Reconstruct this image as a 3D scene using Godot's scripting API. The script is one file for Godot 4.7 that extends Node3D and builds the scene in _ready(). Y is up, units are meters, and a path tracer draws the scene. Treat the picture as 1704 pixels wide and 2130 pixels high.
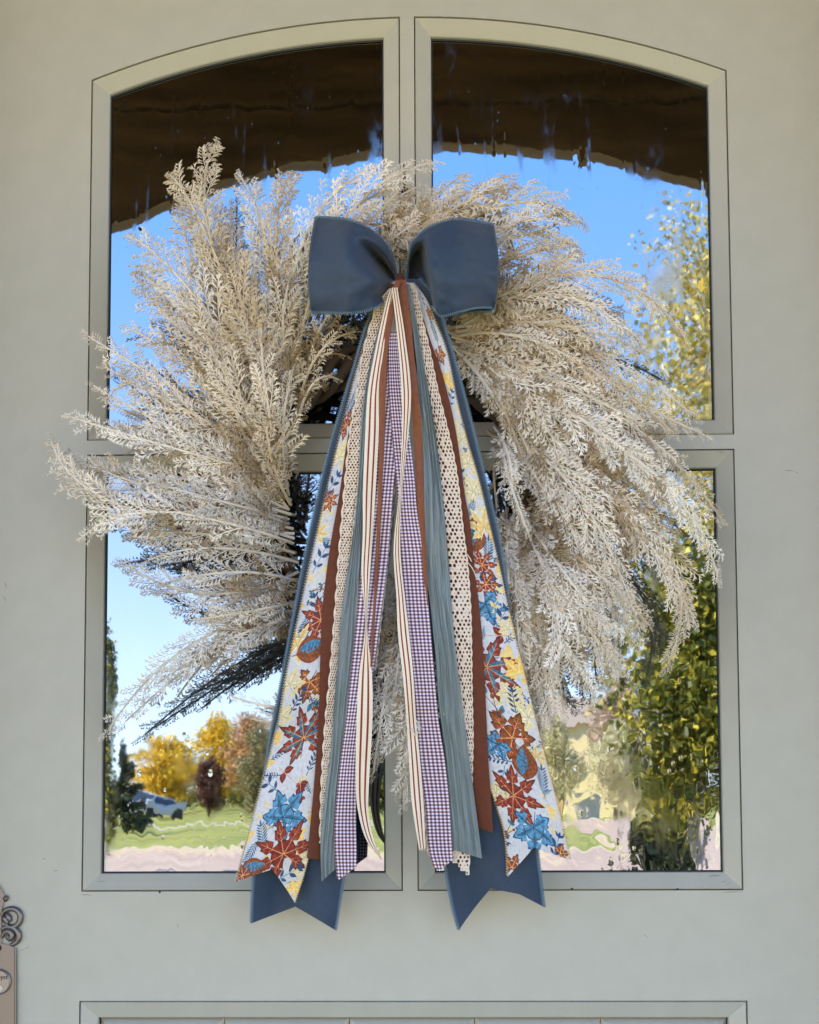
extends Node3D
# A wreath with a ribbon bow on a front door, with the yard that the glass reflects.

const EYE := 1.35          # camera height, metres
const DIST := 1.3          # camera to door face
const FOC := 2888.889      # focal length in pixels of a 1704 x 2130 picture
const PY := 1437.645
const TILT := Vector3(0.070018, 0.022668, -0.0038)

class Buf:
	var v := PackedVector3Array()
	var n := PackedVector3Array()
	var uv := PackedVector2Array()
	var c := PackedColorArray()
	var i := PackedInt32Array()
	func tri(a: Vector3, b: Vector3, d: Vector3) -> void:   # clockwise from the front
		var k := v.size()
		v.append(a); v.append(b); v.append(d)
		i.append(k); i.append(k + 1); i.append(k + 2)
	func quad(a: Vector3, b: Vector3, d: Vector3, e: Vector3) -> void:
		var k := v.size()
		v.append(a); v.append(b); v.append(d); v.append(e)
		for q in [0, 1, 2, 0, 2, 3]: i.append(k + q)
	func box(lo: Vector3, hi: Vector3, ch := 0.0) -> void:   # a box with chamfered front (z) edges
		var a := lo; var b := hi
		var f := [Vector3(a.x + ch, b.y - ch, b.z), Vector3(b.x - ch, b.y - ch, b.z), Vector3(b.x - ch, a.y + ch, b.z), Vector3(a.x + ch, a.y + ch, b.z)]
		var m := [Vector3(a.x, b.y, b.z - ch), Vector3(b.x, b.y, b.z - ch), Vector3(b.x, a.y, b.z - ch), Vector3(a.x, a.y, b.z - ch)]
		var r := [Vector3(a.x, b.y, a.z), Vector3(b.x, b.y, a.z), Vector3(b.x, a.y, a.z), Vector3(a.x, a.y, a.z)]
		quad(f[0], f[1], f[2], f[3])
		for k in 4:
			var q := (k + 1) % 4
			if ch > 0.0: quad(m[k], m[q], f[q], f[k])
			quad(r[k], r[q], m[q], m[k])
		quad(r[1], r[0], r[3], r[2])
	func tube(p: PackedVector3Array, r: PackedFloat32Array, sides := 6, caps := true) -> void:
		var up := Vector3(0.13, 0.2, 1).normalized()
		var k := v.size()
		for a in p.size():
			var t := (p[mini(a + 1, p.size() - 1)] - p[maxi(a - 1, 0)]).normalized()
			var s := t.cross(up)
			if s.length() < 0.05: s = t.cross(Vector3(1, 0, 0))
			s = s.normalized()
			var w := s.cross(t)
			up = w
			for b in sides:
				var an := TAU * b / sides
				v.append(p[a] + (s * cos(an) + w * sin(an)) * r[a])
		for a in p.size() - 1:
			for b in sides:
				var c0 := k + a * sides + b
				var c1 := k + a * sides + (b + 1) % sides
				for q in [c0, c0 + sides, c1, c1, c0 + sides, c1 + sides]: i.append(q)
		if caps:
			for e in [0, p.size() - 1]:
				var m := v.size()
				v.append(p[e])
				for b in sides:
					var c0: int = k + e * sides + b
					var c1: int = k + e * sides + (b + 1) % sides
					if e == 0:
						i.append(m); i.append(c0); i.append(c1)
					else:
						i.append(m); i.append(c1); i.append(c0)
	func grid(p: PackedVector3Array, cols: int, rows: int, uvs := PackedVector2Array()) -> void:
		# p runs left to right, then down; front faces the viewer
		var k := v.size()
		v.append_array(p)
		if uvs.size(): uv.append_array(uvs)
		for y in rows:
			for x in cols:
				var du := p[y * cols + mini(x + 1, cols - 1)] - p[y * cols + maxi(x - 1, 0)]
				var dv := p[mini(y + 1, rows - 1) * cols + x] - p[maxi(y - 1, 0) * cols + x]
				var nn := dv.cross(du).normalized()
				n.append(nn if nn.length() > 0.5 else Vector3(0, 0, 1))
		for y in rows - 1:
			for x in cols - 1:
				var a := k + y * cols + x
				for q in [a, a + 1, a + cols + 1, a, a + cols + 1, a + cols]: i.append(q)
	func add(o: Buf, x: Transform3D, col := Color.WHITE, colored := false) -> void:
		var k := v.size()
		v.append_array(x * o.v)
		if colored:
			var cc := PackedColorArray()
			cc.resize(o.v.size())
			cc.fill(col)
			c.append_array(cc)
		var m := i.size()
		i.append_array(o.i)
		for q in range(m, i.size()): i[q] += k
	func smooth() -> void:
		n.resize(v.size()); n.fill(Vector3.ZERO)
		for q in range(0, i.size(), 3):
			var f := (v[i[q + 2]] - v[i[q]]).cross(v[i[q + 1]] - v[i[q]])
			for w in 3: n[i[q + w]] += f
		for q in n.size(): n[q] = n[q].normalized() if n[q].length() > 1e-14 else Vector3(0, 0, 1)
	func mesh(m: Material) -> ArrayMesh:
		var a := []
		a.resize(Mesh.ARRAY_MAX)
		a[Mesh.ARRAY_VERTEX] = v
		if n.size() == v.size(): a[Mesh.ARRAY_NORMAL] = n
		if uv.size() == v.size(): a[Mesh.ARRAY_TEX_UV] = uv
		if c.size() == v.size(): a[Mesh.ARRAY_COLOR] = c
		a[Mesh.ARRAY_INDEX] = i
		var am := ArrayMesh.new()
		am.add_surface_from_arrays(Mesh.PRIMITIVE_TRIANGLES, a)
		am.surface_set_material(0, m)
		return am

var basis_cam: Basis
var rng := RandomNumberGenerator.new()
var M := {}

# ---------------------------------------------------------------- helpers
func ray(px: float, py: float) -> Vector3:
	return basis_cam * Vector3((px - 852.0) / FOC, (PY - py) / FOC, -1.0)

func at(px: float, py: float, z: float) -> Vector3:   # the place, z metres before the door, that the photo shows at a pixel
	var d := ray(px, py)
	return Vector3(0, EYE, DIST) + d * ((z - DIST) / d.z)

func yard(px: float, py: float, z: float) -> Vector3:   # the place in the yard, z metres out from the door, that the glass mirrors at a pixel
	var d := ray(px, py)
	d.z = -d.z
	return Vector3(0, EYE, -DIST) + d * ((z + DIST) / d.z)

func thing(called: String, label: String, category: String, where := Vector3.ZERO, group := "") -> Node3D:
	var o := Node3D.new()
	o.name = called
	o.position = where
	tag(o, label, category, group)
	add_child(o, true)
	return o

func tag(o: Node, label: String, category: String, group := "") -> void:
	o.set_meta("label", label)
	o.set_meta("category", category)
	if group: o.set_meta("group", group)

func part(called: String, b: Buf, m: Material, parent: Node) -> MeshInstance3D:
	var o := MeshInstance3D.new()
	o.name = called
	o.mesh = b.mesh(m)
	parent.add_child(o, true)
	return o

func struct(called: String, b: Buf, m: Material, label: String) -> MeshInstance3D:
	var o := part(called, b, m, self)
	o.set_meta("label", label)
	o.set_meta("kind", "structure")
	return o

func lin(r: float, g: float, b: float) -> Color:
	return Color(r, g, b).linear_to_srgb()

func mat(called: String, c: Color, rough := 0.7, metal := 0.0) -> StandardMaterial3D:
	var m := StandardMaterial3D.new()
	m.resource_name = called
	m.albedo_color = c
	m.roughness = rough
	m.metallic = metal
	M[called] = m
	return m

func tripl(m: StandardMaterial3D, s: float) -> void:
	m.uv1_triplanar = true
	m.uv1_scale = Vector3(s, s, s)

func noise_tex(freq: float, a: Color, b: Color, size := 512, oct := 4, normal := false, strength := 4.0, sd := 1) -> NoiseTexture2D:
	var t := NoiseTexture2D.new()
	var f := FastNoiseLite.new()
	f.seed = sd
	f.frequency = freq
	f.fractal_octaves = oct
	t.noise = f
	t.width = size
	t.height = size
	t.seamless = true
	if normal:
		t.as_normal_map = true
		t.bump_strength = strength
	else:
		var g := Gradient.new()
		g.set_color(0, a)
		g.set_color(1, b)
		t.color_ramp = g
	return t

# ---------------------------------------------------------------- picture helpers (flat print on ribbons)
func poly_fill(im: Image, pts: PackedVector2Array, c: Color) -> void:
	var lo := 1e9; var hi := -1e9
	for p in pts:
		lo = minf(lo, p.y); hi = maxf(hi, p.y)
	for y in range(maxi(0, int(floor(lo))), mini(im.get_height() - 1, int(ceil(hi))) + 1):
		var xs: Array[float] = []
		var yy := y + 0.5
		for k in pts.size():
			var p := pts[k]; var q := pts[(k + 1) % pts.size()]
			if (p.y <= yy) != (q.y <= yy): xs.append(p.x + (q.x - p.x) * (yy - p.y) / (q.y - p.y))
		xs.sort()
		for k in range(0, xs.size() - 1, 2):
			var x0 := maxi(0, int(round(xs[k]))); var x1 := mini(im.get_width(), int(round(xs[k + 1])))
			if x1 > x0: im.fill_rect(Rect2i(x0, y, x1 - x0, 1), c)

func stroke(im: Image, a: Vector2, b: Vector2, w: float, c: Color, w2 := -1.0) -> void:
	if w2 < 0.0: w2 = w
	var d := (b - a).normalized().orthogonal()
	poly_fill(im, PackedVector2Array([a + d * w * 0.5, b + d * w2 * 0.5, b - d * w2 * 0.5, a - d * w * 0.5]), c)

func leaf_shape(c: Vector2, tip: Vector2, fat: float) -> PackedVector2Array:
	var p := PackedVector2Array()
	var ax := tip - c; var o := ax.orthogonal() * fat
	for k in 9:
		var t := k / 8.0
		p.append(c + ax * t + o * sin(PI * pow(t, 0.8)))
	for k in range(7, 0, -1):
		var t := k / 8.0
		p.append(c + ax * t - o * sin(PI * pow(t, 0.8)))
	return p

func maple(im: Image, c: Vector2, r: float, rot: float, lobes: int, fill: Color, second: Color, edge: Color, vein: Color) -> void:
	var spread := 4.3 if lobes == 5 else 4.9
	for pass_ in 3:
		var k := 1.0 if pass_ == 1 else (1.09 if pass_ == 0 else 0.0)
		if pass_ < 2:
			var p := PackedVector2Array()
			for j in lobes:
				var u := (j / float(lobes - 1) - 0.5)
				var an := rot + u * spread
				var len_ := r * k * (1.0 - 0.9 * u * u * (1.0 if lobes == 5 else 0.8))
				var half := spread / (lobes - 1) * 0.5
				var dir := Vector2(sin(an), -cos(an))
				var side := dir.orthogonal()
				var notch := 0.44 if lobes == 7 else 0.52
				p.append(c + Vector2(sin(an - half), -cos(an - half)) * r * k * notch * 0.8)
				var w := r * (0.20 if lobes == 7 else 0.25)
				for s in [-1.0, 1.0]:
					var ts := [0.5, 0.58, 0.72, 0.7, 0.86] if s < 0 else [0.86, 0.7, 0.72, 0.58, 0.5]
					var ws := [0.95, 0.85, 0.8, 0.5, 0.3] if s < 0 else [0.3, 0.5, 0.8, 0.85, 0.95]
					for q in 5: p.append(c + dir * len_ * ts[q] - side * s * w * ws[q] * -1.0 * (1.0 if lobes == 7 else 1.25))
					if s < 0: p.append(c + dir * len_)
			p.append(c - Vector2(sin(rot), -cos(rot)) * r * 0.12)
			poly_fill(im, p, edge if pass_ == 0 else fill)
		else:
			for j in lobes:
				var u := (j / float(lobes - 1) - 0.5)
				var an := rot + u * spread
				var len_ := r * (1.0 - 0.9 * u * u * (1.0 if lobes == 5 else 0.8))
				var dir := Vector2(sin(an), -cos(an))
				var sd := dir.orthogonal()
				poly_fill(im, leaf_shape(c + dir * len_ * 0.08 + sd * r * 0.05, c + dir * len_ * 0.88 + sd * r * 0.02, 0.09), second)
				stroke(im, c, c + dir * len_ * 0.85, 3.2, vein, 1.2)
				for q in [0.38, 0.58]:
					stroke(im, c + dir * len_ * q, c + dir * len_ * (q + 0.14) + sd * r * 0.1, 1.8, vein, 1.0)
					stroke(im, c + dir * len_ * q, c + dir * len_ * (q + 0.14) - sd * r * 0.1, 1.8, vein, 1.0)
			var back := Vector2(-sin(rot), cos(rot))
			stroke(im, c, c + back.rotated(0.25) * r * 0.62, 3.4, edge, 2.0)

func sprig(im: Image, c: Vector2, r: float, rot: float, pairs: int, fat: float, fill: Color, vein: Color) -> void:
	var d := Vector2(sin(rot), -cos(rot))
	stroke(im, c - d * r, c + d * r * 0.8, 3.0, vein, 1.6)
	for k in pairs:
		var t := -0.6 + 1.35 * k / maxf(1.0, pairs - 1.0)
		var ll := r * (0.75 if pairs < 5 else 0.55) * (1.0 - 0.35 * absf(t))
		for s in [-1.0, 1.0]:
			var dd := d.rotated(s * 0.85)
			poly_fill(im, leaf_shape(c + d * r * t + dd * 3.0, c + d * r * t + dd * ll, fat), fill)
			stroke(im, c + d * r * t, c + d * r * t + dd * ll * 0.7, 1.6, vein, 0.9)
	poly_fill(im, leaf_shape(c + d * r * 0.7, c + d * r * 1.25, fat), fill)

func beech(im: Image, c: Vector2, r: float, rot: float, a: Color, b: Color, edge: Color, vein: Color) -> void:
	var d := Vector2(sin(rot), -cos(rot)); var s := d.orthogonal()
	poly_fill(im, leaf_shape(c - d * r * 1.04, c + d * r * 1.04, 0.37), edge)
	poly_fill(im, leaf_shape(c - d * r, c + d * r, 0.34), a)
	poly_fill(im, leaf_shape(c - d * r * 0.8 + s * r * 0.2, c + d * r * 0.85 + s * r * 0.12, 0.2), b)
	for k in 7:
		var t := -0.75 + 0.23 * k
		stroke(im, c + d * r * t, c + d * r * (t + 0.28) + s * r * 0.45, 2.0, vein, 1.0)
		stroke(im, c + d * r * t, c + d * r * (t + 0.28) - s * r * 0.5, 2.0, vein, 1.0)
	stroke(im, c - d * r * 1.3, c + d * r * 0.8, 3.2, edge, 1.4)

# ---------------------------------------------------------------- ribbons
# stations: [y, left x, right x, z] in pixels of the photo and metres from the door
func station(st: Array, y: float) -> Vector3:
	var k := 0
	while k < st.size() - 2 and y > st[k + 1][0]: k += 1
	var a: Array = st[k]; var b: Array = st[k + 1]
	var h: float = b[0] - a[0]
	var t: float = clampf((y - a[0]) / h, -0.6, 1.5)
	var out := Vector3.ZERO
	for q in 3:
		var pa: float = a[q + 1]; var pb: float = b[q + 1]
		if t < 0.0 or t > 1.0:
			out[q] = pa + (pb - pa) * t
			continue
		var ma := (pb - pa) / h; var mb := ma
		if k > 0: ma = (pb - st[k - 1][q + 1]) / (b[0] - st[k - 1][0])
		if k < st.size() - 2: mb = (st[k + 2][q + 1] - pa) / (st[k + 2][0] - a[0])
		out[q] = pa * (1 + 2 * t) * (1 - t) * (1 - t) + h * ma * t * (1 - t) * (1 - t) + pb * t * t * (3 - 2 * t) + h * mb * t * t * (t - 1)
	return out

func cut_y(ends: Array, s: float) -> float:   # ends: [s, y] pairs along the cut
	for k in ends.size() - 1:
		if s <= ends[k + 1][0] + 1e-6: return lerpf(ends[k][1], ends[k + 1][1], (s - ends[k][0]) / (ends[k + 1][0] - ends[k][0]))
	return ends[-1][1]

var drift := FastNoiseLite.new()
func hang_wave(px: float, y: float) -> float:   # the slow swing that all tails share, so that none cuts through another
	return 0.007 * drift.get_noise_2d(px * 0.006, y * 0.0035)

func strip(st: Array, ends: Array, cols: int, rows: int, curl: float, wave: float, sd: int, pleat := 0.0) -> Dictionary:
	var f := FastNoiseLite.new()
	f.seed = sd
	f.frequency = 1.0
	var y0: float = st[0][0]
	var ymax := 0.0
	for e in ends: ymax = maxf(ymax, e[1])
	var p := PackedVector3Array(); var uvs := PackedVector2Array()
	var left := PackedVector3Array(); var right := PackedVector3Array()
	for j in rows:
		for k in cols:
			var s := k / float(cols - 1)
			var ye := cut_y(ends, s)
			var y := y0 + (ye - y0) * j / float(rows - 1)
			var w := station(st, y)
			var open := clampf((y - y0) / 260.0, 0.15, 1.0)
			var z := w.z + curl * open * (1.0 - pow(2.0 * s - 1.0, 2.0)) + hang_wave(lerpf(w.x, w.y, s), y) * open + wave * open * f.get_noise_2d(s * 0.8, y * 0.006)
			if pleat < 0.0: z += pleat * smoothstep(1690.0, 1900.0, y) * (0.5 + 0.5 * sin(s * 7.0 + sd))
			if pleat > 0.0: z += pleat * (sin(s * 23.0 + f.get_noise_2d(s * 0.6 + 5.0, y * 0.002) * 7.0) + 0.5 * f.get_noise_2d(s * 9.0, y * 0.003)) * open
			var px := lerpf(w.x, w.y, s)
			var q := at(px, y, z)
			p.append(q)
			uvs.append(Vector2(s, (y - y0) / (ymax - y0)))
			if k == 0: left.append(q)
			if k == cols - 1: right.append(q)
	var b := Buf.new()
	b.grid(p, cols, rows, uvs)
	return {"buf": b, "left": left, "right": right, "p": p}

func stitches(edges: Array, step: float, r: float, inward: float) -> Buf:   # small thread loops laid over a ribbon's edge
	var b := Buf.new()
	for e in edges:
		var line: PackedVector3Array = e
		var acc := 0.0
		for k in line.size() - 1:
			var seg := line[k + 1] - line[k]
			var l := seg.length()
			if l < 1e-7: continue
			var t := seg / l
			var side := t.cross(Vector3(0, 0, 1)).normalized()
			while acc < l:
				var c := line[k] + t * acc
				var a := c - side * inward + t * step * 0.3 + Vector3(0, 0, 0.0005)
				var d := c + side * inward - t * step * 0.3 + Vector3(0, 0, 0.0005)
				b.tube(PackedVector3Array([a - Vector3(0, 0, 0.0006), (a + d) * 0.5 + Vector3(0, 0, 0.0004), d - Vector3(0, 0, 0.0006)]), PackedFloat32Array([r, r * 1.2, r]), 4, false)
				acc += step
			acc -= l
	return b

func rim_cord(edges: Array, r: float) -> Buf:
	var b := Buf.new()
	for e in edges:
		var rr := PackedFloat32Array(); rr.resize(e.size()); rr.fill(r)
		b.tube(e, rr, 5)
	b.smooth()
	return b

# ================================================================ the scene
func _ready() -> void:
	rng.seed = 7
	drift.seed = 4
	drift.frequency = 1.0
	drift.fractal_octaves = 2
	basis_cam = Basis.from_euler(TILT)
	var cam := Camera3D.new()
	cam.name = "camera"
	cam.position = Vector3(0, EYE, DIST)
	cam.basis = basis_cam
	cam.projection = Camera3D.PROJECTION_FRUSTUM
	cam.near = 0.05
	cam.far = 1500.0
	cam.size = 2.0 * 0.05 * 0.3686538
	cam.frustum_offset = Vector2(0, 0.1289927 * 0.05)
	add_child(cam)
	cam.current = true

	var env := Environment.new()
	env.background_mode = Environment.BG_SKY
	var sky := Sky.new()
	var sm := ProceduralSkyMaterial.new()
	sm.sky_top_color = lin(0.105, 0.315, 0.75)
	sm.sky_horizon_color = lin(0.86, 0.94, 0.98)
	sm.sky_curve = 0.13
	sm.ground_bottom_color = lin(0.2, 0.2, 0.16)
	sm.ground_horizon_color = lin(0.45, 0.5, 0.5)
	sm.sun_angle_max = 2.0
	sky.sky_material = sm
	env.sky = sky
	env.background_energy_multiplier = 1.0
	env.tonemap_mode = Environment.TONE_MAPPER_LINEAR
	env.tonemap_exposure = 4.25
	env.sdfgi_enabled = true
	env.ssao_enabled = true
	env.ssil_enabled = true
	var we := WorldEnvironment.new()
	we.name = "world_environment"
	we.environment = env
	add_child(we)

	var sun := DirectionalLight3D.new()
	sun.name = "sun"
	sun.light_color = Color(1.0, 0.92, 0.78)
	sun.light_energy = 1.6
	sun.light_angular_distance = 0.5
	sun.shadow_enabled = true
	sun.look_at_from_position(Vector3.ZERO, Vector3(0.62, -0.70, 0.42))
	add_child(sun)

	materials()
	porch()
	door()
	yard_things()
	wreath()
	bow()

func materials() -> void:
	var paint := mat("sage_paint", lin(0.455, 0.42, 0.337), 0.42)
	paint.albedo_texture = noise_tex(0.008, Color(0.972, 0.972, 0.966), Color(1, 1, 1), 512, 5, false, 1, 15)
	paint.normal_enabled = true
	paint.normal_texture = noise_tex(0.06, Color.BLACK, Color.WHITE, 512, 3, true, 2.0, 3)
	paint.normal_scale = 0.10
	tripl(paint, 7.0)
	var g := mat("coated_glass", lin(0.285, 0.325, 0.365), 1.0, 1.0)
	g.roughness_texture = glass_film()
	g.normal_enabled = true
	g.normal_texture = glass_waves()
	g.normal_scale = 1.0
	mat("gasket_rubber", lin(0.012, 0.012, 0.012), 0.6)
	mat("dark_iron", lin(0.02, 0.018, 0.016), 0.5, 0.6)
	mat("pewter", lin(0.21, 0.18, 0.165), 0.40, 0.85)
	mat("pewter_dark", lin(0.06, 0.05, 0.045), 0.5, 0.7)
	mat("brushed_nickel", lin(0.27, 0.235, 0.22), 0.4, 0.85)
	mat("dark_filler", lin(0.10, 0.10, 0.09), 0.8)
	mat("vine", lin(0.07, 0.045, 0.028), 0.85)
	var st := mat("straw", Color.WHITE, 0.75)
	st.vertex_color_use_as_albedo = true
	st.backlight_enabled = true
	st.backlight = Color(0.16, 0.16, 0.16)
	var wood := mat("brown_boards", Color.WHITE, 0.6)
	wood.albedo_texture = noise_tex(0.012, lin(0.09, 0.042, 0.012), lin(0.34, 0.175, 0.055), 512, 5, false, 1, 8)
	wood.uv1_triplanar = true
	wood.uv1_scale = Vector3(0.25, 2.2, 2.2)
	mat("stucco", lin(0.5, 0.47, 0.40), 0.9)
	mat("porch_concrete", lin(0.40, 0.38, 0.35), 0.9)
	var lw := mat("lawn", Color.WHITE, 0.95)
	lw.albedo_texture = noise_tex(0.01, lin(0.15, 0.18, 0.025), lin(0.52, 0.44, 0.09), 512, 5, false, 1, 4)
	lw.uv1_triplanar = true
	lw.uv1_world_triplanar = true
	lw.uv1_scale = Vector3(0.05, 0.05, 0.05)
	var dw := mat("driveway", Color.WHITE, 0.9)
	dw.albedo_texture = noise_tex(0.01, lin(0.42, 0.29, 0.21), lin(0.64, 0.46, 0.34), 512, 5, false, 1, 14)
	dw.uv1_triplanar = true
	dw.uv1_world_triplanar = true
	dw.uv1_scale = Vector3(0.06, 0.06, 0.06)
	mat("kerb", lin(0.64, 0.55, 0.42), 0.9)
	for a in [["leaves", 0.5], ["bark", 0.9]]:
		var m := mat(a[0], Color.WHITE, a[1])
		m.vertex_color_use_as_albedo = true
		if a[0] == "leaves":
			m.backlight_enabled = true
			m.backlight = Color(0.8, 0.8, 0.8)

# slopes of the old rolled glass: slow waves, vertical draw lines, ripples, seeds
func glass_waves() -> ImageTexture:
	var w := 1024; var h := 1408
	var a := FastNoiseLite.new(); a.seed = 11; a.frequency = 1.0; a.fractal_octaves = 2
	var b := FastNoiseLite.new(); b.seed = 29; b.frequency = 1.0; b.fractal_octaves = 2
	var d := PackedFloat32Array(); d.resize(w * h * 3)
	var sl := PackedVector2Array(); sl.resize(w * h)
	for y in h:
		var fy := y / float(h)
		var low := smoothstep(0.80, 1.0, fy)
		for x in w:
			var fx := x / float(w)
			var right := smoothstep(0.5, 0.95, fx) * smoothstep(0.62, 0.9, fy)
			var k := 0.00045 + 0.0008 * low + 0.0046 * right * (0.3 + low)
			var s1 := a.get_noise_2d(fx * 9.0, fy * 5.0)
			var s2 := b.get_noise_2d(fx * 60.0, fy * 22.0)
			var s3 := a.get_noise_2d(fx * 26.0 + 40.0, fy * 60.0 + s1 * 3.0)
			sl[y * w + x] = Vector2(s1 * 0.0022 + s2 * k, s3 * k * 1.2 + s1 * 0.0018 + a.get_noise_2d(fx * 14.0 + 9.0, fy * 4.0) * 0.0022)
	# draw lines and ripple scars, long in the direction the sheet was drawn
	var r := RandomNumberGenerator.new(); r.seed = 5
	for q in 70:
		var cx := r.randf() * w; var cy := r.randf_range(0.03, 0.36) * h
		if q > 45: cy = r.randf_range(0.36, 0.97) * h
		var lx := r.randf_range(1.5, 5.0) if q % 5 else r.randf_range(8.0, 18.0)
		var ly := r.randf_range(30.0, 130.0)
		var amp := r.randf_range(0.003, 0.014) * (1.0 if q <= 45 else 0.35)
		var lean := r.randf_range(-0.10, 0.16)
		for y in range(maxi(0, int(cy - ly)), mini(h, int(cy + ly))):
			var vy := (y - cy) / ly
			for x in range(maxi(0, int(cx - lx - 24)), mini(w, int(cx + lx + 24))):
				var vx := (x - cx - vy * ly * lean) / lx
				var e := maxf(0.0, 1.0 - vx * vx) * maxf(0.0, 1.0 - vy * vy)
				if e > 0.0: sl[y * w + x] += Vector2(vx * 0.6, 1.0) * amp * e * b.get_noise_2d(x * 0.08, y * 0.035)
	for q in 80:   # seeds
		var cx := r.randf() * w; var cy := (r.randf() if q < 35 else r.randf_range(0.82, 0.97)) * h
		var rad := r.randf_range(1.5, 4.5)
		for y in range(maxi(0, int(cy - rad * 2)), mini(h, int(cy + rad * 2))):
			for x in range(maxi(0, int(cx - rad)), mini(w, int(cx + rad))):
				var v := Vector2((x - cx) / rad, (y - cy) / (rad * 1.5))
				var e := maxf(0.0, 1.0 - v.length_squared())
				sl[y * w + x] += v * e * 0.10
	for q in w * h:
		var s := sl[q]
		var nn := Vector3(s.x, s.y, 1.0).normalized()
		d[q * 3] = nn.x * 0.5 + 0.5; d[q * 3 + 1] = nn.y * 0.5 + 0.5; d[q * 3 + 2] = nn.z * 0.5 + 0.5
	return ImageTexture.create_from_image(Image.create_from_data(w, h, false, Image.FORMAT_RGBF, d.to_byte_array()))

# the film of dried water and dust on the glass: clear but for long smears
func glass_film() -> ImageTexture:
	var w := 512; var h := 704
	var d := PackedByteArray(); d.resize(w * h); d.fill(4)
	var f := FastNoiseLite.new(); f.seed = 17; f.frequency = 1.0; f.fractal_octaves = 3
	var r := RandomNumberGenerator.new(); r.seed = 61
	for q in 300:
		var cx := r.randf() * w; var cy := pow(r.randf(), 1.6) * h
		var lx := r.randf_range(1.0, 3.0) if q % 4 else r.randf_range(6.0, 20.0)
		var ly := r.randf_range(8.0, 60.0)
		var amp := r.randf_range(0.03, 0.14) * (1.0 if cy < 0.34 * h else 0.45)
		var lean := r.randf_range(-0.08, 0.16)
		for y in range(maxi(0, int(cy - ly)), mini(h, int(cy + ly))):
			var vy := (y - cy) / ly
			for x in range(maxi(0, int(cx - lx - 12)), mini(w, int(cx + lx + 12))):
				var vx := (x - cx - vy * ly * lean) / lx
				var e := maxf(0.0, 1.0 - vx * vx) * maxf(0.0, 1.0 - absf(vy)) * clampf(0.6 + f.get_noise_2d(x * 0.12, y * 0.06), 0.0, 1.0)
				if e > 0.0: d[y * w + x] = maxi(d[y * w + x], int(4 + 255.0 * amp * e))
	for q in 260:
		var k := (r.randi() % (h - 4)) * w + r.randi() % (w - 2)
		d[k] = 50; d[k + w] = 40
	return ImageTexture.create_from_image(Image.create_from_data(w, h, false, Image.FORMAT_L8, d))

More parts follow.
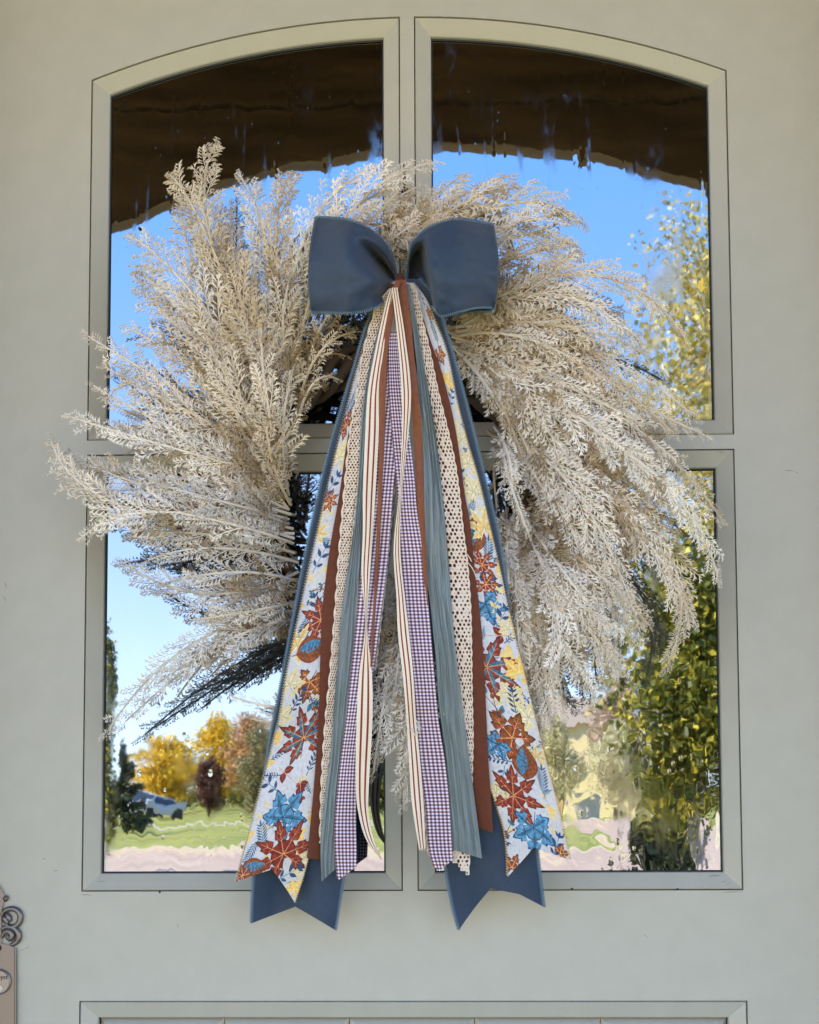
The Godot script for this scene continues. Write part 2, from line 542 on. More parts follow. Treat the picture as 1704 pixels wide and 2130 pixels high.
# ---------------------------------------------------------------- porch
func porch() -> void:
	var cx := -0.029
	var wl := thing("house_wall", "pale stucco front wall of the house around the door", "wall")
	for r in [[-4.5, 0.0, cx - 0.53, 4.4], [cx + 0.53, 0.0, 4.5, 4.4], [cx - 0.53, 2.42, cx + 0.53, 4.4]]:
		var b := Buf.new()
		b.box(Vector3(r[0], r[1] - (0.35 if r[1] < 1.0 else 0.0), -0.3), Vector3(r[2], r[3], 0.06))
		part("stucco_panel", b, M.stucco, wl)
	var jm := thing("door_frame", "sage painted door frame round the front door", "door frame")
	for r in [[cx - 0.528, 0.0, cx - 0.459, 2.36], [cx + 0.459, 0.0, cx + 0.528, 2.36], [cx - 0.528, 2.362, cx + 0.528, 2.418]]:
		var b := Buf.new()
		b.box(Vector3(r[0], r[1], -0.12), Vector3(r[2], r[3], 0.085), 0.004)
		part("jamb", b, M.sage_paint, jm)
	var fl := Buf.new()
	fl.box(Vector3(-2.2, -0.35, 0.062), Vector3(2.2, -0.01, 2.1))
	struct("porch_floor", fl, M.porch_concrete, "grey concrete porch floor before the front door")
	# ceiling of boards
	var ce := thing("porch_ceiling", "brown board ceiling of the porch above the door", "ceiling")
	for k in 14:
		var b := Buf.new()
		b.box(Vector3(-2.2, 3.06, 0.07 + k * 0.145), Vector3(2.2, 3.12, 0.07 + k * 0.145 + 0.138))
		part("board", b, M.brown_boards, ce)
	var rf := Buf.new()
	rf.box(Vector3(-2.3, 3.125, 0.065), Vector3(2.3, 3.3, 2.25))
	tag(part("porch_roof", rf, M.dark_filler, self), "dark flat roof over the porch", "roof")
	# arched beam of three stacked boards
	var ar := thing("porch_arch", "dark brown arched wooden beam across the porch opening", "arch")
	var ax := yard(943, 288, 1.6)
	var rad := 1.62
	var levels := [0.0, ax.y + 0.085, ax.y + 0.19, 3.055]
	for lv in 3:
		var b := Buf.new()
		var p := PackedVector3Array(); var q := PackedVector3Array()
		for k in 41:
			var x := -1.55 + 3.1 * k / 40.0
			var arch := ax.y - pow(x - ax.x, 2.0) / (2.0 * rad)
			var lo := arch if lv == 0 else maxf(arch, levels[lv] + 0.004)
			p.append(Vector3(x, lo, 0)); q.append(Vector3(x, levels[lv + 1], 0))
		var zf := 1.6 - (0.0 if lv != 1 else 0.012); var zb := 1.645
		for k in 40:
			b.quad(q[k + 1] + Vector3(0, 0, zf), q[k] + Vector3(0, 0, zf), p[k] + Vector3(0, 0, zf), p[k + 1] + Vector3(0, 0, zf))
			b.quad(q[k] + Vector3(0, 0, zb), q[k + 1] + Vector3(0, 0, zb), p[k + 1] + Vector3(0, 0, zb), p[k] + Vector3(0, 0, zb))
			b.quad(p[k] + Vector3(0, 0, zb), p[k + 1] + Vector3(0, 0, zb), p[k + 1] + Vector3(0, 0, zf), p[k] + Vector3(0, 0, zf))
		part("beam_board", b, M.brown_boards, ar)
	for s in [-1, 1]:
		var b := Buf.new()
		var x0 := 1.28 if s > 0 else -1.58
		b.box(Vector3(x0, -0.01, 1.56), Vector3(x0 + 0.3, 2.3, 1.8), 0.01)
		var b2 := Buf.new()
		b2.box(Vector3(x0 - 0.04, -0.01, 1.52), Vector3(x0 + 0.34, 0.2, 1.84), 0.01)
		var c := thing("porch_column", "square stucco column carrying the porch arch on the hinge side" if s > 0 else "square stucco column carrying the porch arch on the lock side", "column", Vector3.ZERO, "porch columns")
		part("shaft", b, M.stucco, c)
		part("plinth", b2, M.porch_concrete, c)

# ---------------------------------------------------------------- door
const XL := -0.33698; const XR := 0.27859; const XM1 := -0.03639; const XM2 := -0.02269
const YB := 1.25508; const YR2 := 1.66927; const YR1 := 1.68295
const ACX := -0.0292; const APEX := 2.0985; const AR := 0.835

func arch_y(x: float, off: float) -> float:
	var r := AR - off
	return APEX - AR + sqrt(maxf(0.0, r * r - (x - ACX) * (x - ACX)))

# outline of one light, drawn in by off: bottom left, bottom right, then the top from right to left
func light_outline(x0: float, x1: float, y0: float, y1: float, arched: bool, off: float) -> PackedVector3Array:
	var p := PackedVector3Array([Vector3(x0 + off, y0 + off, 0), Vector3(x1 - off, y0 + off, 0)])
	for k in 25:
		var x := lerpf(x1 - off, x0 + off, k / 24.0)
		p.append(Vector3(x, arch_y(x, off) if arched else y1 - off, 0))
	return p

func door() -> void:
	var cx := -0.029
	var d := thing("front_door", "sage painted front door with four arched wavy glass lights", "door")
	var hw := 0.4565
	var top := 2.355
	var sl := Buf.new()
	# face of the slab, in butted pieces round the openings
	var pl := at(165, 2082, 0.0); var pr := at(1555, 2078, 0.0)
	var xs := [cx - hw, XL, XM1, XM2, XR, cx + hw]
	var face := func(x0: float, y0: float, x1: float, y1: float) -> void:
		sl.quad(Vector3(x0, y1, 0), Vector3(x1, y1, 0), Vector3(x1, y0, 0), Vector3(x0, y0, 0))
	face.call(xs[0], YB, XL, top)
	face.call(XR, YB, xs[5], top)
	face.call(XM1, YB, XM2, arch_y(XM1, 0))
	face.call(XL, YR2, XM1, YR1)
	face.call(XM2, YR2, XR, YR1)
	face.call(xs[0], pl.y, xs[5], YB)
	face.call(xs[0], 0.2, pl.x, pl.y)
	face.call(pr.x, 0.2, xs[5], pl.y)
	face.call(xs[0], 0.005, xs[5], 0.2)
	for seg in [[XL, XM1], [XM1, XM2], [XM2, XR]]:
		for k in 24:
			var a := lerpf(seg[0], seg[1], k / 24.0); var b := lerpf(seg[0], seg[1], (k + 1) / 24.0)
			sl.quad(Vector3(a, top, 0), Vector3(b, top, 0), Vector3(b, arch_y(b, 0), 0), Vector3(a, arch_y(a, 0), 0))
	var lights := [[XL, XM1, YR1, 0.0, true], [XM2, XR, YR1, 0.0, true], [XL, XM1, YB, YR2, false], [XM2, XR, YB, YR2, false]]
	for L in lights:
		var o := light_outline(L[0], L[1], L[2], L[3], L[4], 0.0)
		for k in o.size():
			var q := o[(k + 1) % o.size()]
			sl.quad(o[k], q, q - Vector3(0, 0, 0.02), o[k] - Vector3(0, 0, 0.02))
	var rect := [Vector3(pl.x, pl.y, 0), Vector3(pr.x, pl.y, 0), Vector3(pr.x, 0.2, 0), Vector3(pl.x, 0.2, 0)]
	for k in 4: sl.quad(rect[k], rect[(k + 1) % 4], rect[(k + 1) % 4] - Vector3(0, 0, 0.02), rect[k] - Vector3(0, 0, 0.02))
	part("slab", sl, M.sage_paint, d)
	var core := Buf.new()
	core.box(Vector3(cx - hw, 0.005, -0.045), Vector3(cx + hw, top, -0.02))
	part("core", core, M.dark_filler, d)
	# bevelled beads, gaskets, panes
	var prof := [[0.0009, -0.019], [0.0009, -0.0014], [0.0018, -0.0004], [0.0156, -0.0078], [0.0163, -0.0088], [0.0165, -0.0145]]
	for L in lights:
		var rings := []
		for q in prof:
			var o := light_outline(L[0], L[1], L[2], L[3], L[4], q[0])
			for k in o.size(): o[k].z = q[1]
			rings.append(o)
		var sides := [[0, 1], [1, 2], [2, 26], [26, 27]]
		for sd in sides:
			var b := Buf.new()
			for k in range(sd[0], sd[1]):
				var e := (k + 1) % 27
				for q in prof.size() - 1:
					b.quad(rings[q][k], rings[q + 1][k], rings[q + 1][e], rings[q][e])
			part("glazing_bead", b, M.sage_paint, d)
		var g := Buf.new()
		var g0 := light_outline(L[0], L[1], L[2], L[3], L[4], 0.0160)
		var g1 := light_outline(L[0], L[1], L[2], L[3], L[4], 0.0178)
		for k in 27:
			var e := (k + 1) % 27
			g.quad(g0[k] - Vector3(0, 0, 0.0115), g1[k] - Vector3(0, 0, 0.0122), g1[e] - Vector3(0, 0, 0.0122), g0[e] - Vector3(0, 0, 0.0115))
		part("gasket", g, M.gasket_rubber, d)
		var p := Buf.new()
		var o := light_outline(L[0], L[1], L[2], L[3], L[4], 0.0158)
		for k in range(2, 26):
			var lo0 := Vector3(o[k].x, o[0].y, 0); var lo1 := Vector3(o[k + 1].x, o[0].y, 0)
			p.quad(o[k + 1] - Vector3(0, 0, 0.0135), o[k] - Vector3(0, 0, 0.0135), lo0 - Vector3(0, 0, 0.0135), lo1 - Vector3(0, 0, 0.0135))
		for q in p.v:
			p.uv.append(Vector2((q.x - XL) / (XR - XL), (APEX - q.y) / (APEX - YB)))
			p.n.append(Vector3(0, 0, 1))
		var pn := part("pane", p, M.coated_glass, d)
		pn.set_meta("label", "wavy mirror-like glass pane reflecting sky and yard")
	# lower panel: bevelled frame and V-grooved planks
	var w := 0.0166
	for sd in 4:
		var b := Buf.new()
		for q in prof.size() - 1:
			var r0 := []; var r1 := []
			for u in [q, q + 1]:
				var f: float = prof[u][0]; var z: float = prof[u][1] * (0.8 if u > 2 else 1.0)
				r0.append([Vector3(pl.x + f, pl.y - f, z), Vector3(pr.x - f, pl.y - f, z), Vector3(pr.x - f, 0.2 + f, z), Vector3(pl.x + f, 0.2 + f, z)])
			b.quad(r0[0][sd], r0[0][(sd + 1) % 4], r0[1][(sd + 1) % 4], r0[1][sd])
		part("panel_bead", b, M.sage_paint, d)
	var px0 := pl.x + w; var pw := (pr.x - pl.x - 2 * w) / 5.0
	for k in 5:
		var b := Buf.new()
		b.box(Vector3(px0 + k * pw + 0.0003, 0.2 + w, -0.019), Vector3(px0 + (k + 1) * pw - 0.0003, pl.y - w - 0.001, -0.0085), 0.006)
		part("plank", b, M.sage_paint, d)
	# small nail holes and cracks at the corners of the beads
	for q in [[1190, 1849], [1410, 1850], [332, 1856], [700, 1855]]:
		var b := Buf.new()
		var c := at(q[0], q[1], 0.0008)
		b.tube(PackedVector3Array([c - Vector3(0, 0, 0.001), c]), PackedFloat32Array([0.0011, 0.0008]), 8)
		part("nail_head", b, M.gasket_rubber, d)
	# scuffs, dents and cracked paint
	for q in [[1632, 978, 1652, 981, 0.0], [1655, 982, 1661, 986, 0.0], [10, 1210, 14, 1224, 0.0], [8, 1240, 13, 1252, 0.0], [52, 1974, 62, 1969, 0.0], [44, 1978, 49, 1976, 0.0], [1340, 1945, 1347, 1951, 0.0], [368, 1922, 371, 1930, 0.0], [88, 1788, 96, 1786, 0.0], [112, 1812, 121, 1811, 0.0],
			[207, 1826, 240, 1831, -0.0062], [203, 1833, 230, 1836, -0.0045], [172, 1856, 245, 1855, -0.0006], [1498, 1821, 1470, 1824, -0.0062], [1512, 1833, 1478, 1841, -0.0035], [1520, 1838, 1490, 1844, -0.0025], [1545, 1855, 1500, 1857, 0.0], [168, 1861, 192, 1863, 0.0], [1496, 938, 1505, 943, 0.0], [196, 945, 232, 948, -0.0006]]:
		var b := Buf.new()
		var a := at(q[0], q[1], q[4] + 0.0001); var e := at(q[2], q[3], q[4] + 0.0001)
		var m := (a + e) * 0.5 + Vector3(0, 0.0004, 0)
		b.tube(PackedVector3Array([a, m, e]), PackedFloat32Array([0.00008, 0.00022, 0.00006]), 4, false)
		part("scratch", b, M.dark_filler, d)
	lock_plate(d)
	# hook that carries the wreath
	var hk := thing("wreath_hook", "small dark metal hook on the muntin between the upper lights", "hook")
	var hb := Buf.new()
	var hc := at(843, 400, 0.002)
	hb.tube(PackedVector3Array([hc, hc + Vector3(0, 0, 0.004)]), PackedFloat32Array([0.0042, 0.0034]), 14)
	hb.tube(PackedVector3Array([hc, hc + Vector3(0, -0.001, 0.02), hc + Vector3(0, 0.002, 0.036), hc + Vector3(0, 0.01, 0.038)]), PackedFloat32Array([0.0014, 0.0014, 0.0014, 0.001]), 8)
	hb.smooth()
	part("hook", hb, M.dark_iron, hk)

func px2(pts: Array, z: float) -> PackedVector3Array:
	var o := PackedVector3Array()
	for p in pts: o.append(at(p[0], p[1], z))
	return o

func curve_pts(pts: Array, z: float, sub := 6) -> PackedVector3Array:
	var o := PackedVector3Array()
	for k in pts.size() - 1:
		for s in sub:
			var t := s / float(sub)
			var a := Vector2(pts[maxi(k - 1, 0)][0], pts[maxi(k - 1, 0)][1]); var b := Vector2(pts[k][0], pts[k][1])
			var c := Vector2(pts[k + 1][0], pts[k + 1][1]); var e := Vector2(pts[mini(k + 2, pts.size() - 1)][0], pts[mini(k + 2, pts.size() - 1)][1])
			var p := b.cubic_interpolate(c, a, e, t)
			o.append(at(p.x, p.y, z))
	o.append(at(pts[-1][0], pts[-1][1], z))
	return o

func plate_mesh(pts: Array, z0: float, z1: float) -> Buf:
	var b := Buf.new()
	var flat := PackedVector2Array()
	for p in pts: flat.append(Vector2(p[0], p[1]))
	var front := px2(pts, z1); var back := px2(pts, z0)
	var t := Geometry2D.triangulate_polygon(flat)
	for k in range(0, t.size(), 3):
		var a := front[t[k]]; var c := front[t[k + 1]]; var e := front[t[k + 2]]
		if (e - a).cross(c - a).z < 0.0: b.tri(a, e, c)
		else: b.tri(a, c, e)
	for k in pts.size():
		var q := (k + 1) % pts.size()
		b.quad(front[k], front[q], back[q], back[k])
	return b

func lock_plate(d: Node3D) -> void:
	var cx := -3.0
	var lp := plate_mesh([[cx - 36, 1972], [cx - 25, 1966], [cx - 5, 1963], [cx - 5, 1900], [cx - 8, 1886], [cx - 13, 1867], [cx, 1838], [10, 1864], [8.5, 1874], [4, 1888], [3, 1897], [2.5, 1963], [20, 1966], [33, 1973], [33, 2300], [cx - 36, 2300]], 0.0003, 0.0035)
	var o := part("lock_plate", lp, M.pewter, d)
	o.set_meta("label", "ornate brown pewter lock plate with scrolled top and round cylinder")
	var e := Buf.new()
	for s in [1.0, -1.0]:
		var mx := func(a: Array) -> Array:
			var r := []
			for p in a: r.append([cx + (p[0] - cx) * s, p[1]])
			return r
		for c in [[[3, 1905], [8, 1896], [20, 1890.5], [33, 1892], [42, 1902], [41, 1917], [33, 1926], [24, 1929], [16, 1926], [12, 1919]],
				[[2.5, 1934], [14, 1928], [28, 1930], [38, 1940], [39, 1952], [33, 1961], [22, 1966]],
				[[4, 1950], [8, 1941], [17, 1937], [25, 1943], [23, 1952], [17, 1951], [17, 1946]],
				[[13, 1900], [18, 1908], [22, 1917]],
				[[4, 1912], [10, 1911], [16, 1922]],
				[[8, 1872], [13, 1869], [17, 1870.5]]]:
			var line := curve_pts(mx.call(c), 0.0024)
			var rr := PackedFloat32Array()
			for k in line.size(): rr.append(0.0027 * (0.6 + 0.5 * sin(PI * k / (line.size() - 1.0))))
			e.tube(line, rr, 8)
		var edge := curve_pts(mx.call([[32, 1975], [32.4, 2080], [32.4, 2290]]), 0.0035)
		var re := PackedFloat32Array(); re.resize(edge.size()); re.fill(0.0011)
		e.tube(edge, re, 6)
	e.smooth()
	part("scroll", e, M.pewter, o)
	var c := Buf.new()
	var cc := at(cx + 1, 2042, 0.0035)
	var ring := PackedVector3Array(); var rr := PackedFloat32Array()
	for q in [[0.0118, 0.0], [0.0118, 0.0022], [0.0109, 0.0029], [0.0103, 0.0025], [0.0, 0.0025]]:
		ring.append(cc + Vector3(0, 0, q[1])); rr.append(q[0])
	for k in ring.size() - 1:
		for q in 40:
			var a0 := TAU * q / 40.0; var a1 := TAU * (q + 1) / 40.0
			var u0 := Vector3(cos(a0), sin(a0), 0); var u1 := Vector3(cos(a1), sin(a1), 0)
			c.quad(ring[k] + u1 * rr[k], ring[k] + u0 * rr[k], ring[k + 1] + u0 * rr[k + 1], ring[k + 1] + u1 * rr[k + 1])
	part("lock_cylinder", c, M.brushed_nickel, o)
	var key := Buf.new()
	var kc := at(cx + 2, 2056, 0.0062)
	key.tube(PackedVector3Array([kc, kc + Vector3(0, 0, 0.0008)]), PackedFloat32Array([0.0032, 0.0028]), 18)
	part("keyway", key, M.kerb, o)
	var sc := Buf.new()
	var s0 := at(cx, 1972, 0.0036)
	sc.tube(PackedVector3Array([s0, s0 + Vector3(0, 0, 0.0012)]), PackedFloat32Array([0.0031, 0.0022]), 16)
	part("screw", sc, M.pewter_dark, o)
	var tm := TextMesh.new()
	var sf := SystemFont.new()
	sf.font_names = PackedStringArray(["Droid Sans"])
	sf.font_weight = 700
	tm.font = sf
	tm.text = "yst"
	tm.font_size = 32
	tm.pixel_size = 0.00015
	tm.depth = 0.0003
	var t := MeshInstance3D.new()
	t.name = "lettering"
	t.mesh = tm
	t.material_override = M.pewter_dark
	t.position = at(8.5, 2033, 0.0062)
	o.add_child(t)

# ---------------------------------------------------------------- yard seen in the glass
func leaf_mass(blobs: Array, count: int, size: float, cols: Array, sd: int, shell := 0.55) -> Buf:
	var r := RandomNumberGenerator.new(); r.seed = sd
	var nz := FastNoiseLite.new(); nz.seed = sd; nz.frequency = 1.0
	var one := Buf.new()
	one.quad(Vector3(-0.5, 0, 0.04), Vector3(0, 0.62, 0), Vector3(0.5, 0, 0.04), Vector3(0, -0.62, 0))
	var b := Buf.new()
	var vol := 0.0
	for o in blobs: vol += pow(o[3] * o[4], 1.0)
	for o in blobs:
		var c := Vector3(o[0], o[1], o[2])
		for k in int(count * o[3] * o[4] / vol):
			var dir := Vector3(r.randfn(), r.randfn(), r.randfn()).normalized()
			var rr := pow(r.randf(), shell)
			var lump := 1.0 + 0.35 * nz.get_noise_3dv(dir * 2.3 + c)
			var p := c + Vector3(dir.x * o[3], dir.y * o[4], dir.z * o[3]) * rr * lump
			if nz.get_noise_3dv(p * (1.1 / maxf(o[3] * 0.45, 0.05))) < -0.28: continue
			var bs := Basis.from_euler(Vector3(r.randf_range(-1.2, 1.2), r.randf() * TAU, r.randf() * TAU)).scaled(Vector3.ONE * size * r.randf_range(0.6, 1.3))
			var col: Color = cols[r.randi() % cols.size()]
			col = col * r.randf_range(0.75, 1.25)
			b.add(one, Transform3D(bs, p), col, true)
	return b

func limbs(base: Vector3, top: Vector3, r0: float, n: int, reach: float, col: Color, sd: int) -> Buf:
	var r := RandomNumberGenerator.new(); r.seed = sd
	var b := Buf.new()
	var pts := PackedVector3Array(); var rad := PackedFloat32Array()
	for k in 7:
		var t := k / 6.0
		pts.append(base.lerp(top, t) + Vector3(r.randfn(), 0, r.randfn()) * r0 * 0.6 * t)
		rad.append(r0 * (1.0 - 0.82 * t))
	b.tube(pts, rad, 7)
	for k in n:
		var t := r.randf_range(0.3, 0.92)
		var p := base.lerp(top, t)
		var an := r.randf() * TAU
		var out := Vector3(cos(an), r.randf_range(0.4, 1.1), sin(an)) * reach * r.randf_range(0.5, 1.0) * (1.15 - t)
		b.tube(PackedVector3Array([p, p + out * 0.5 + Vector3(0, out.y * 0.08, 0), p + out]), PackedFloat32Array([r0 * 0.4 * (1.1 - t), r0 * 0.22 * (1.1 - t), r0 * 0.05]), 5)
	b.smooth()
	b.c.resize(b.v.size()); b.c.fill(col)
	return b

func tree(called: String, label: String, where: Vector3, h: float, r: float, cols: Array, count: int, leaf: float, bark: Color, trunk_r: float, sd: int, low := 0.25, group := "trees beyond the lawn") -> Node3D:
	var t := thing(called, label, "tree", where, group)
	part("trunk", limbs(Vector3.ZERO, Vector3(0, h * 0.92, 0), trunk_r, 14, r * 1.1, bark, sd), M.bark, t)
	var rr := RandomNumberGenerator.new(); rr.seed = sd
	var blobs := []
	for k in 11:
		var a := rr.randf() * TAU; var f := (k + 0.5) / 11.0
		var prof := sin(PI * clampf(0.15 + 0.8 * f, 0, 1))
		var off := r * 0.52 * prof * sqrt(rr.randf())
		blobs.append([cos(a) * off, lerpf(h * low, h * 0.93, f), sin(a) * off, r * (0.35 + 0.3 * prof), h * 0.13])
	part("crown", leaf_mass(blobs, count, leaf, cols, sd), M.leaves, t)
	return t

func conifer(label: String, where: Vector3, h: float, r: float, cols: Array, count: int, leaf: float, sd: int) -> void:
	var t := thing("conifer", label, "tree", where, "evergreens round the lawn")
	part("trunk", limbs(Vector3.ZERO, Vector3(0, h, 0), 0.06 * r + 0.05, 30, r * 0.9, Color(0.06, 0.045, 0.03), sd), M.bark, t)
	var blobs := []
	var rr := RandomNumberGenerator.new(); rr.seed = sd
	for k in 22:
		var f := k / 21.0
		var a := rr.randf() * TAU
		blobs.append([cos(a) * r * 0.45 * (1 - f), lerpf(h * 0.08, h * 0.97, f), sin(a) * r * 0.45 * (1 - f), r * 0.6 * (1.05 - f), h * 0.06])
	part("crown", leaf_mass(blobs, count, leaf, cols, sd), M.leaves, t)

const GROUND := -0.35
func on_ground(px: float, z: float) -> Vector3:
	var p := yard(px, 1640, z)
	return Vector3(p.x, GROUND, z)

func yard_things() -> void:
	var g := Buf.new()
	g.quad(Vector3(-600, GROUND, -40), Vector3(600, GROUND, -40), Vector3(600, GROUND, 700), Vector3(-600, GROUND, 700))
	struct("lawn", g, M.lawn, "yellow green lawn stretching away to the far trees")
	var dv := Buf.new()
	dv.quad(Vector3(-60, GROUND + 0.01, 35), Vector3(60, GROUND + 0.01, 37), Vector3(60, GROUND + 0.01, 7), Vector3(-60, GROUND + 0.01, 7))
	struct("driveway", dv, M.driveway, "pinkish concrete driveway between the porch and the lawn")
	var d2 := Buf.new()
	d2.quad(Vector3(5.2, GROUND + 0.02, 68), Vector3(26, GROUND + 0.02, 68), Vector3(26, GROUND + 0.02, 30), Vector3(5.2, GROUND + 0.02, 30))
	struct("parking_apron", d2, M.driveway, "pinkish concrete apron running up to the cream house")
	var kb := Buf.new()
	kb.box(Vector3(-60, GROUND, 35.2), Vector3(5.0, GROUND + 0.13, 35.6))
	struct("kerb", kb, M.kerb, "pale kerb along the lawn edge of the driveway")
	var kb2 := Buf.new()
	kb2.box(Vector3(5.2, GROUND, 68.0), Vector3(40, GROUND + 0.13, 68.6))
	struct("kerb", kb2, M.kerb, "pale kerb at the far end of the concrete apron")
	var pa := Buf.new()
	pa.quad(Vector3(-60, GROUND + 0.014, 60.5), Vector3(4, GROUND + 0.014, 63.5), Vector3(4, GROUND + 0.014, 61.5), Vector3(-60, GROUND + 0.014, 58))
	struct("garden_path", pa, M.kerb, "pale narrow path crossing the far lawn")
	var gold := [Color(0.80, 0.50, 0.03), Color(0.85, 0.58, 0.06), Color(0.62, 0.46, 0.05)]
	var aspen := [Color(0.55, 0.42, 0.05), Color(0.42, 0.36, 0.05), Color(0.65, 0.46, 0.07), Color(0.22, 0.23, 0.04), Color(0.68, 0.6, 0.34), Color(0.7, 0.62, 0.4)]
	var olive := [Color(0.13, 0.15, 0.02), Color(0.22, 0.22, 0.025), Color(0.06, 0.08, 0.012), Color(0.10, 0.11, 0.02), Color(0.60, 0.50, 0.06)]
	var dark := [Color(0.03, 0.045, 0.02), Color(0.05, 0.06, 0.03), Color(0.08, 0.085, 0.04)]
	# near aspen on the right
	var p := on_ground(1525, 11)
	tree("aspen", "tall golden aspen standing close to the porch", p, 7.1, 1.75, aspen, 32000, 0.045, Color(0.5, 0.48, 0.42), 0.10, 3, 0.40, "trees close to the porch")
	p = on_ground(1450, 9.2)
	tree("small_maple", "olive green small tree turning yellow, low beside the aspen", p, 3.6, 0.78, olive, 15000, 0.046, Color(0.3, 0.28, 0.24), 0.07, 5, 0.46, "trees close to the porch")
	conifer("black green spruce in the shade under the aspen", on_ground(1375, 16), 2.3, 0.75, dark, 5000, 0.09, 8)
	for q in [[1460, 9.0, 0.45, 0.75, 21], [1395, 10.5, 0.4, 0.6, 22]]:
		var c := on_ground(q[0], q[1])
		var t := thing("garden_shrub", "dark shrub at the edge of the drive, nearest the aspen" if q[4] == 21 else "dark low shrub at the edge of the drive before the spruce", "shrub", c, "shrubs along the drive")
		part("foliage", leaf_mass([[0, q[3] * 0.5, 0, q[2], q[3] * 0.6], [0.2, q[3] * 0.8, 0.1, q[2] * 0.6, q[3] * 0.4]], 2600, 0.05, olive + dark, q[4]), M.leaves, t)
	# the left side, far across the lawn
	tree("slender_tree", "slender dark olive tree at the edge of the lawn", on_ground(218, 26), 5.0, 0.33, olive + dark, 2600, 0.09, Color(0.4, 0.38, 0.33), 0.06, 31, 0.15)
	conifer("dark spruce on the far lawn beside the yellow maple", on_ground(262, 52), 3.6, 1.1, dark, 3000, 0.16, 9)
	tree("yellow_maple", "broad golden yellow maple beyond the far lawn", on_ground(340, 92), 5.4, 3.2, gold, 9000, 0.2, Color(0.1, 0.08, 0.06), 0.16, 41, 0.18)
	tree("yellow_maple", "taller golden yellow maple behind the maroon tree", on_ground(450, 104), 7.2, 3.4, gold, 9000, 0.2, Color(0.1, 0.08, 0.06), 0.18, 42, 0.18)
	tree("maroon_tree", "round maroon leaved tree beyond the lawn", on_ground(432, 82), 3.5, 1.45, [Color(0.10, 0.035, 0.025), Color(0.15, 0.06, 0.04), Color(0.07, 0.03, 0.025)], 7000, 0.13, Color(0.06, 0.04, 0.03), 0.12, 43, 0.15)
	tree("grey_green_tree", "grey green tree between the maroon tree and the ribbons", on_ground(548, 72), 5.2, 1.9, [Color(0.2, 0.2, 0.1), Color(0.28, 0.25, 0.13), Color(0.36, 0.27, 0.12)], 9000, 0.13, Color(0.1, 0.08, 0.06), 0.14, 44, 0.05)
	tree("orange_maple", "rusty orange maple behind the grey green tree", on_ground(525, 96), 7.2, 2.8, [Color(0.5, 0.26, 0.1), Color(0.55, 0.34, 0.16)], 8000, 0.2, Color(0.1, 0.08, 0.06), 0.14, 45, 0.2)
	for q in [[780, 88, 6.0, 46, "dark spruce straight across the lawn behind the path"], [1010, 95, 5.0, 47, "dark spruce beside the cream house"]]:
		conifer(q[4], on_ground(q[0], q[1]), q[2], 2.0, dark + olive, 3500, 0.25, q[3])
	var hd := thing("far_hedge", "long olive green hedge along the far side of the lawn", "hedge")
	var blobs := []
	for k in 44: blobs.append([-46.0 + k * 2.1, GROUND + 0.9, 112.0 + sin(k * 1.7) * 1.5, 1.9, 1.9 + 0.7 * sin(k * 2.3)])
	part("foliage", leaf_mass(blobs, 16000, 0.35, olive + [Color(0.3, 0.2, 0.1), Color(0.3, 0.28, 0.12)], 50), M.leaves, hd)
	house(on_ground(1200, 88))
	tree("pink_tree", "dusty pink tree rising before the roof of the cream house", on_ground(1290, 80), 8.2, 2.3, [Color(0.55, 0.38, 0.3), Color(0.6, 0.46, 0.36), Color(0.4, 0.3, 0.2)], 8000, 0.15, Color(0.1, 0.08, 0.06), 0.2, 51, 0.35)
	tree("green_tree", "sunlit pale green tree before the cream house", on_ground(1285, 62), 4.6, 1.7, [Color(0.52, 0.5, 0.26), Color(0.62, 0.56, 0.34), Color(0.75, 0.66, 0.45)], 7000, 0.12, Color(0.12, 0.1, 0.08), 0.1, 52, 0.25)
	tree("pale_tree", "pale yellow green tree at the near corner of the cream house", on_ground(1165, 70), 5.4, 1.3, [Color(0.6, 0.54, 0.28), Color(0.72, 0.62, 0.38), Color(0.42, 0.4, 0.2)], 6000, 0.12, Color(0.14, 0.11, 0.09), 0.1, 53, 0.3)
	car(on_ground(322, 85))
	# small utility cabinet on the lawn
	var ub := thing("utility_cabinet", "small white utility cabinet on the lawn before the cream house", "cabinet", on_ground(1216, 72))
	var b1 := Buf.new(); b1.box(Vector3(-0.65, 0.06, -0.4), Vector3(0.65, 1.05, 0.4), 0.03)
	part("housing", b1, M.kerb, ub)
	var b2 := Buf.new(); b2.box(Vector3(-0.7, 1.05, -0.45), Vector3(0.7, 1.15, 0.45), 0.02)
	part("lid", b2, M.kerb, ub)
	var b3 := Buf.new(); b3.box(Vector3(-0.8, -0.02, -0.55), Vector3(0.8, 0.06, 0.55))
	part("plinth", b3, M.porch_concrete, ub)

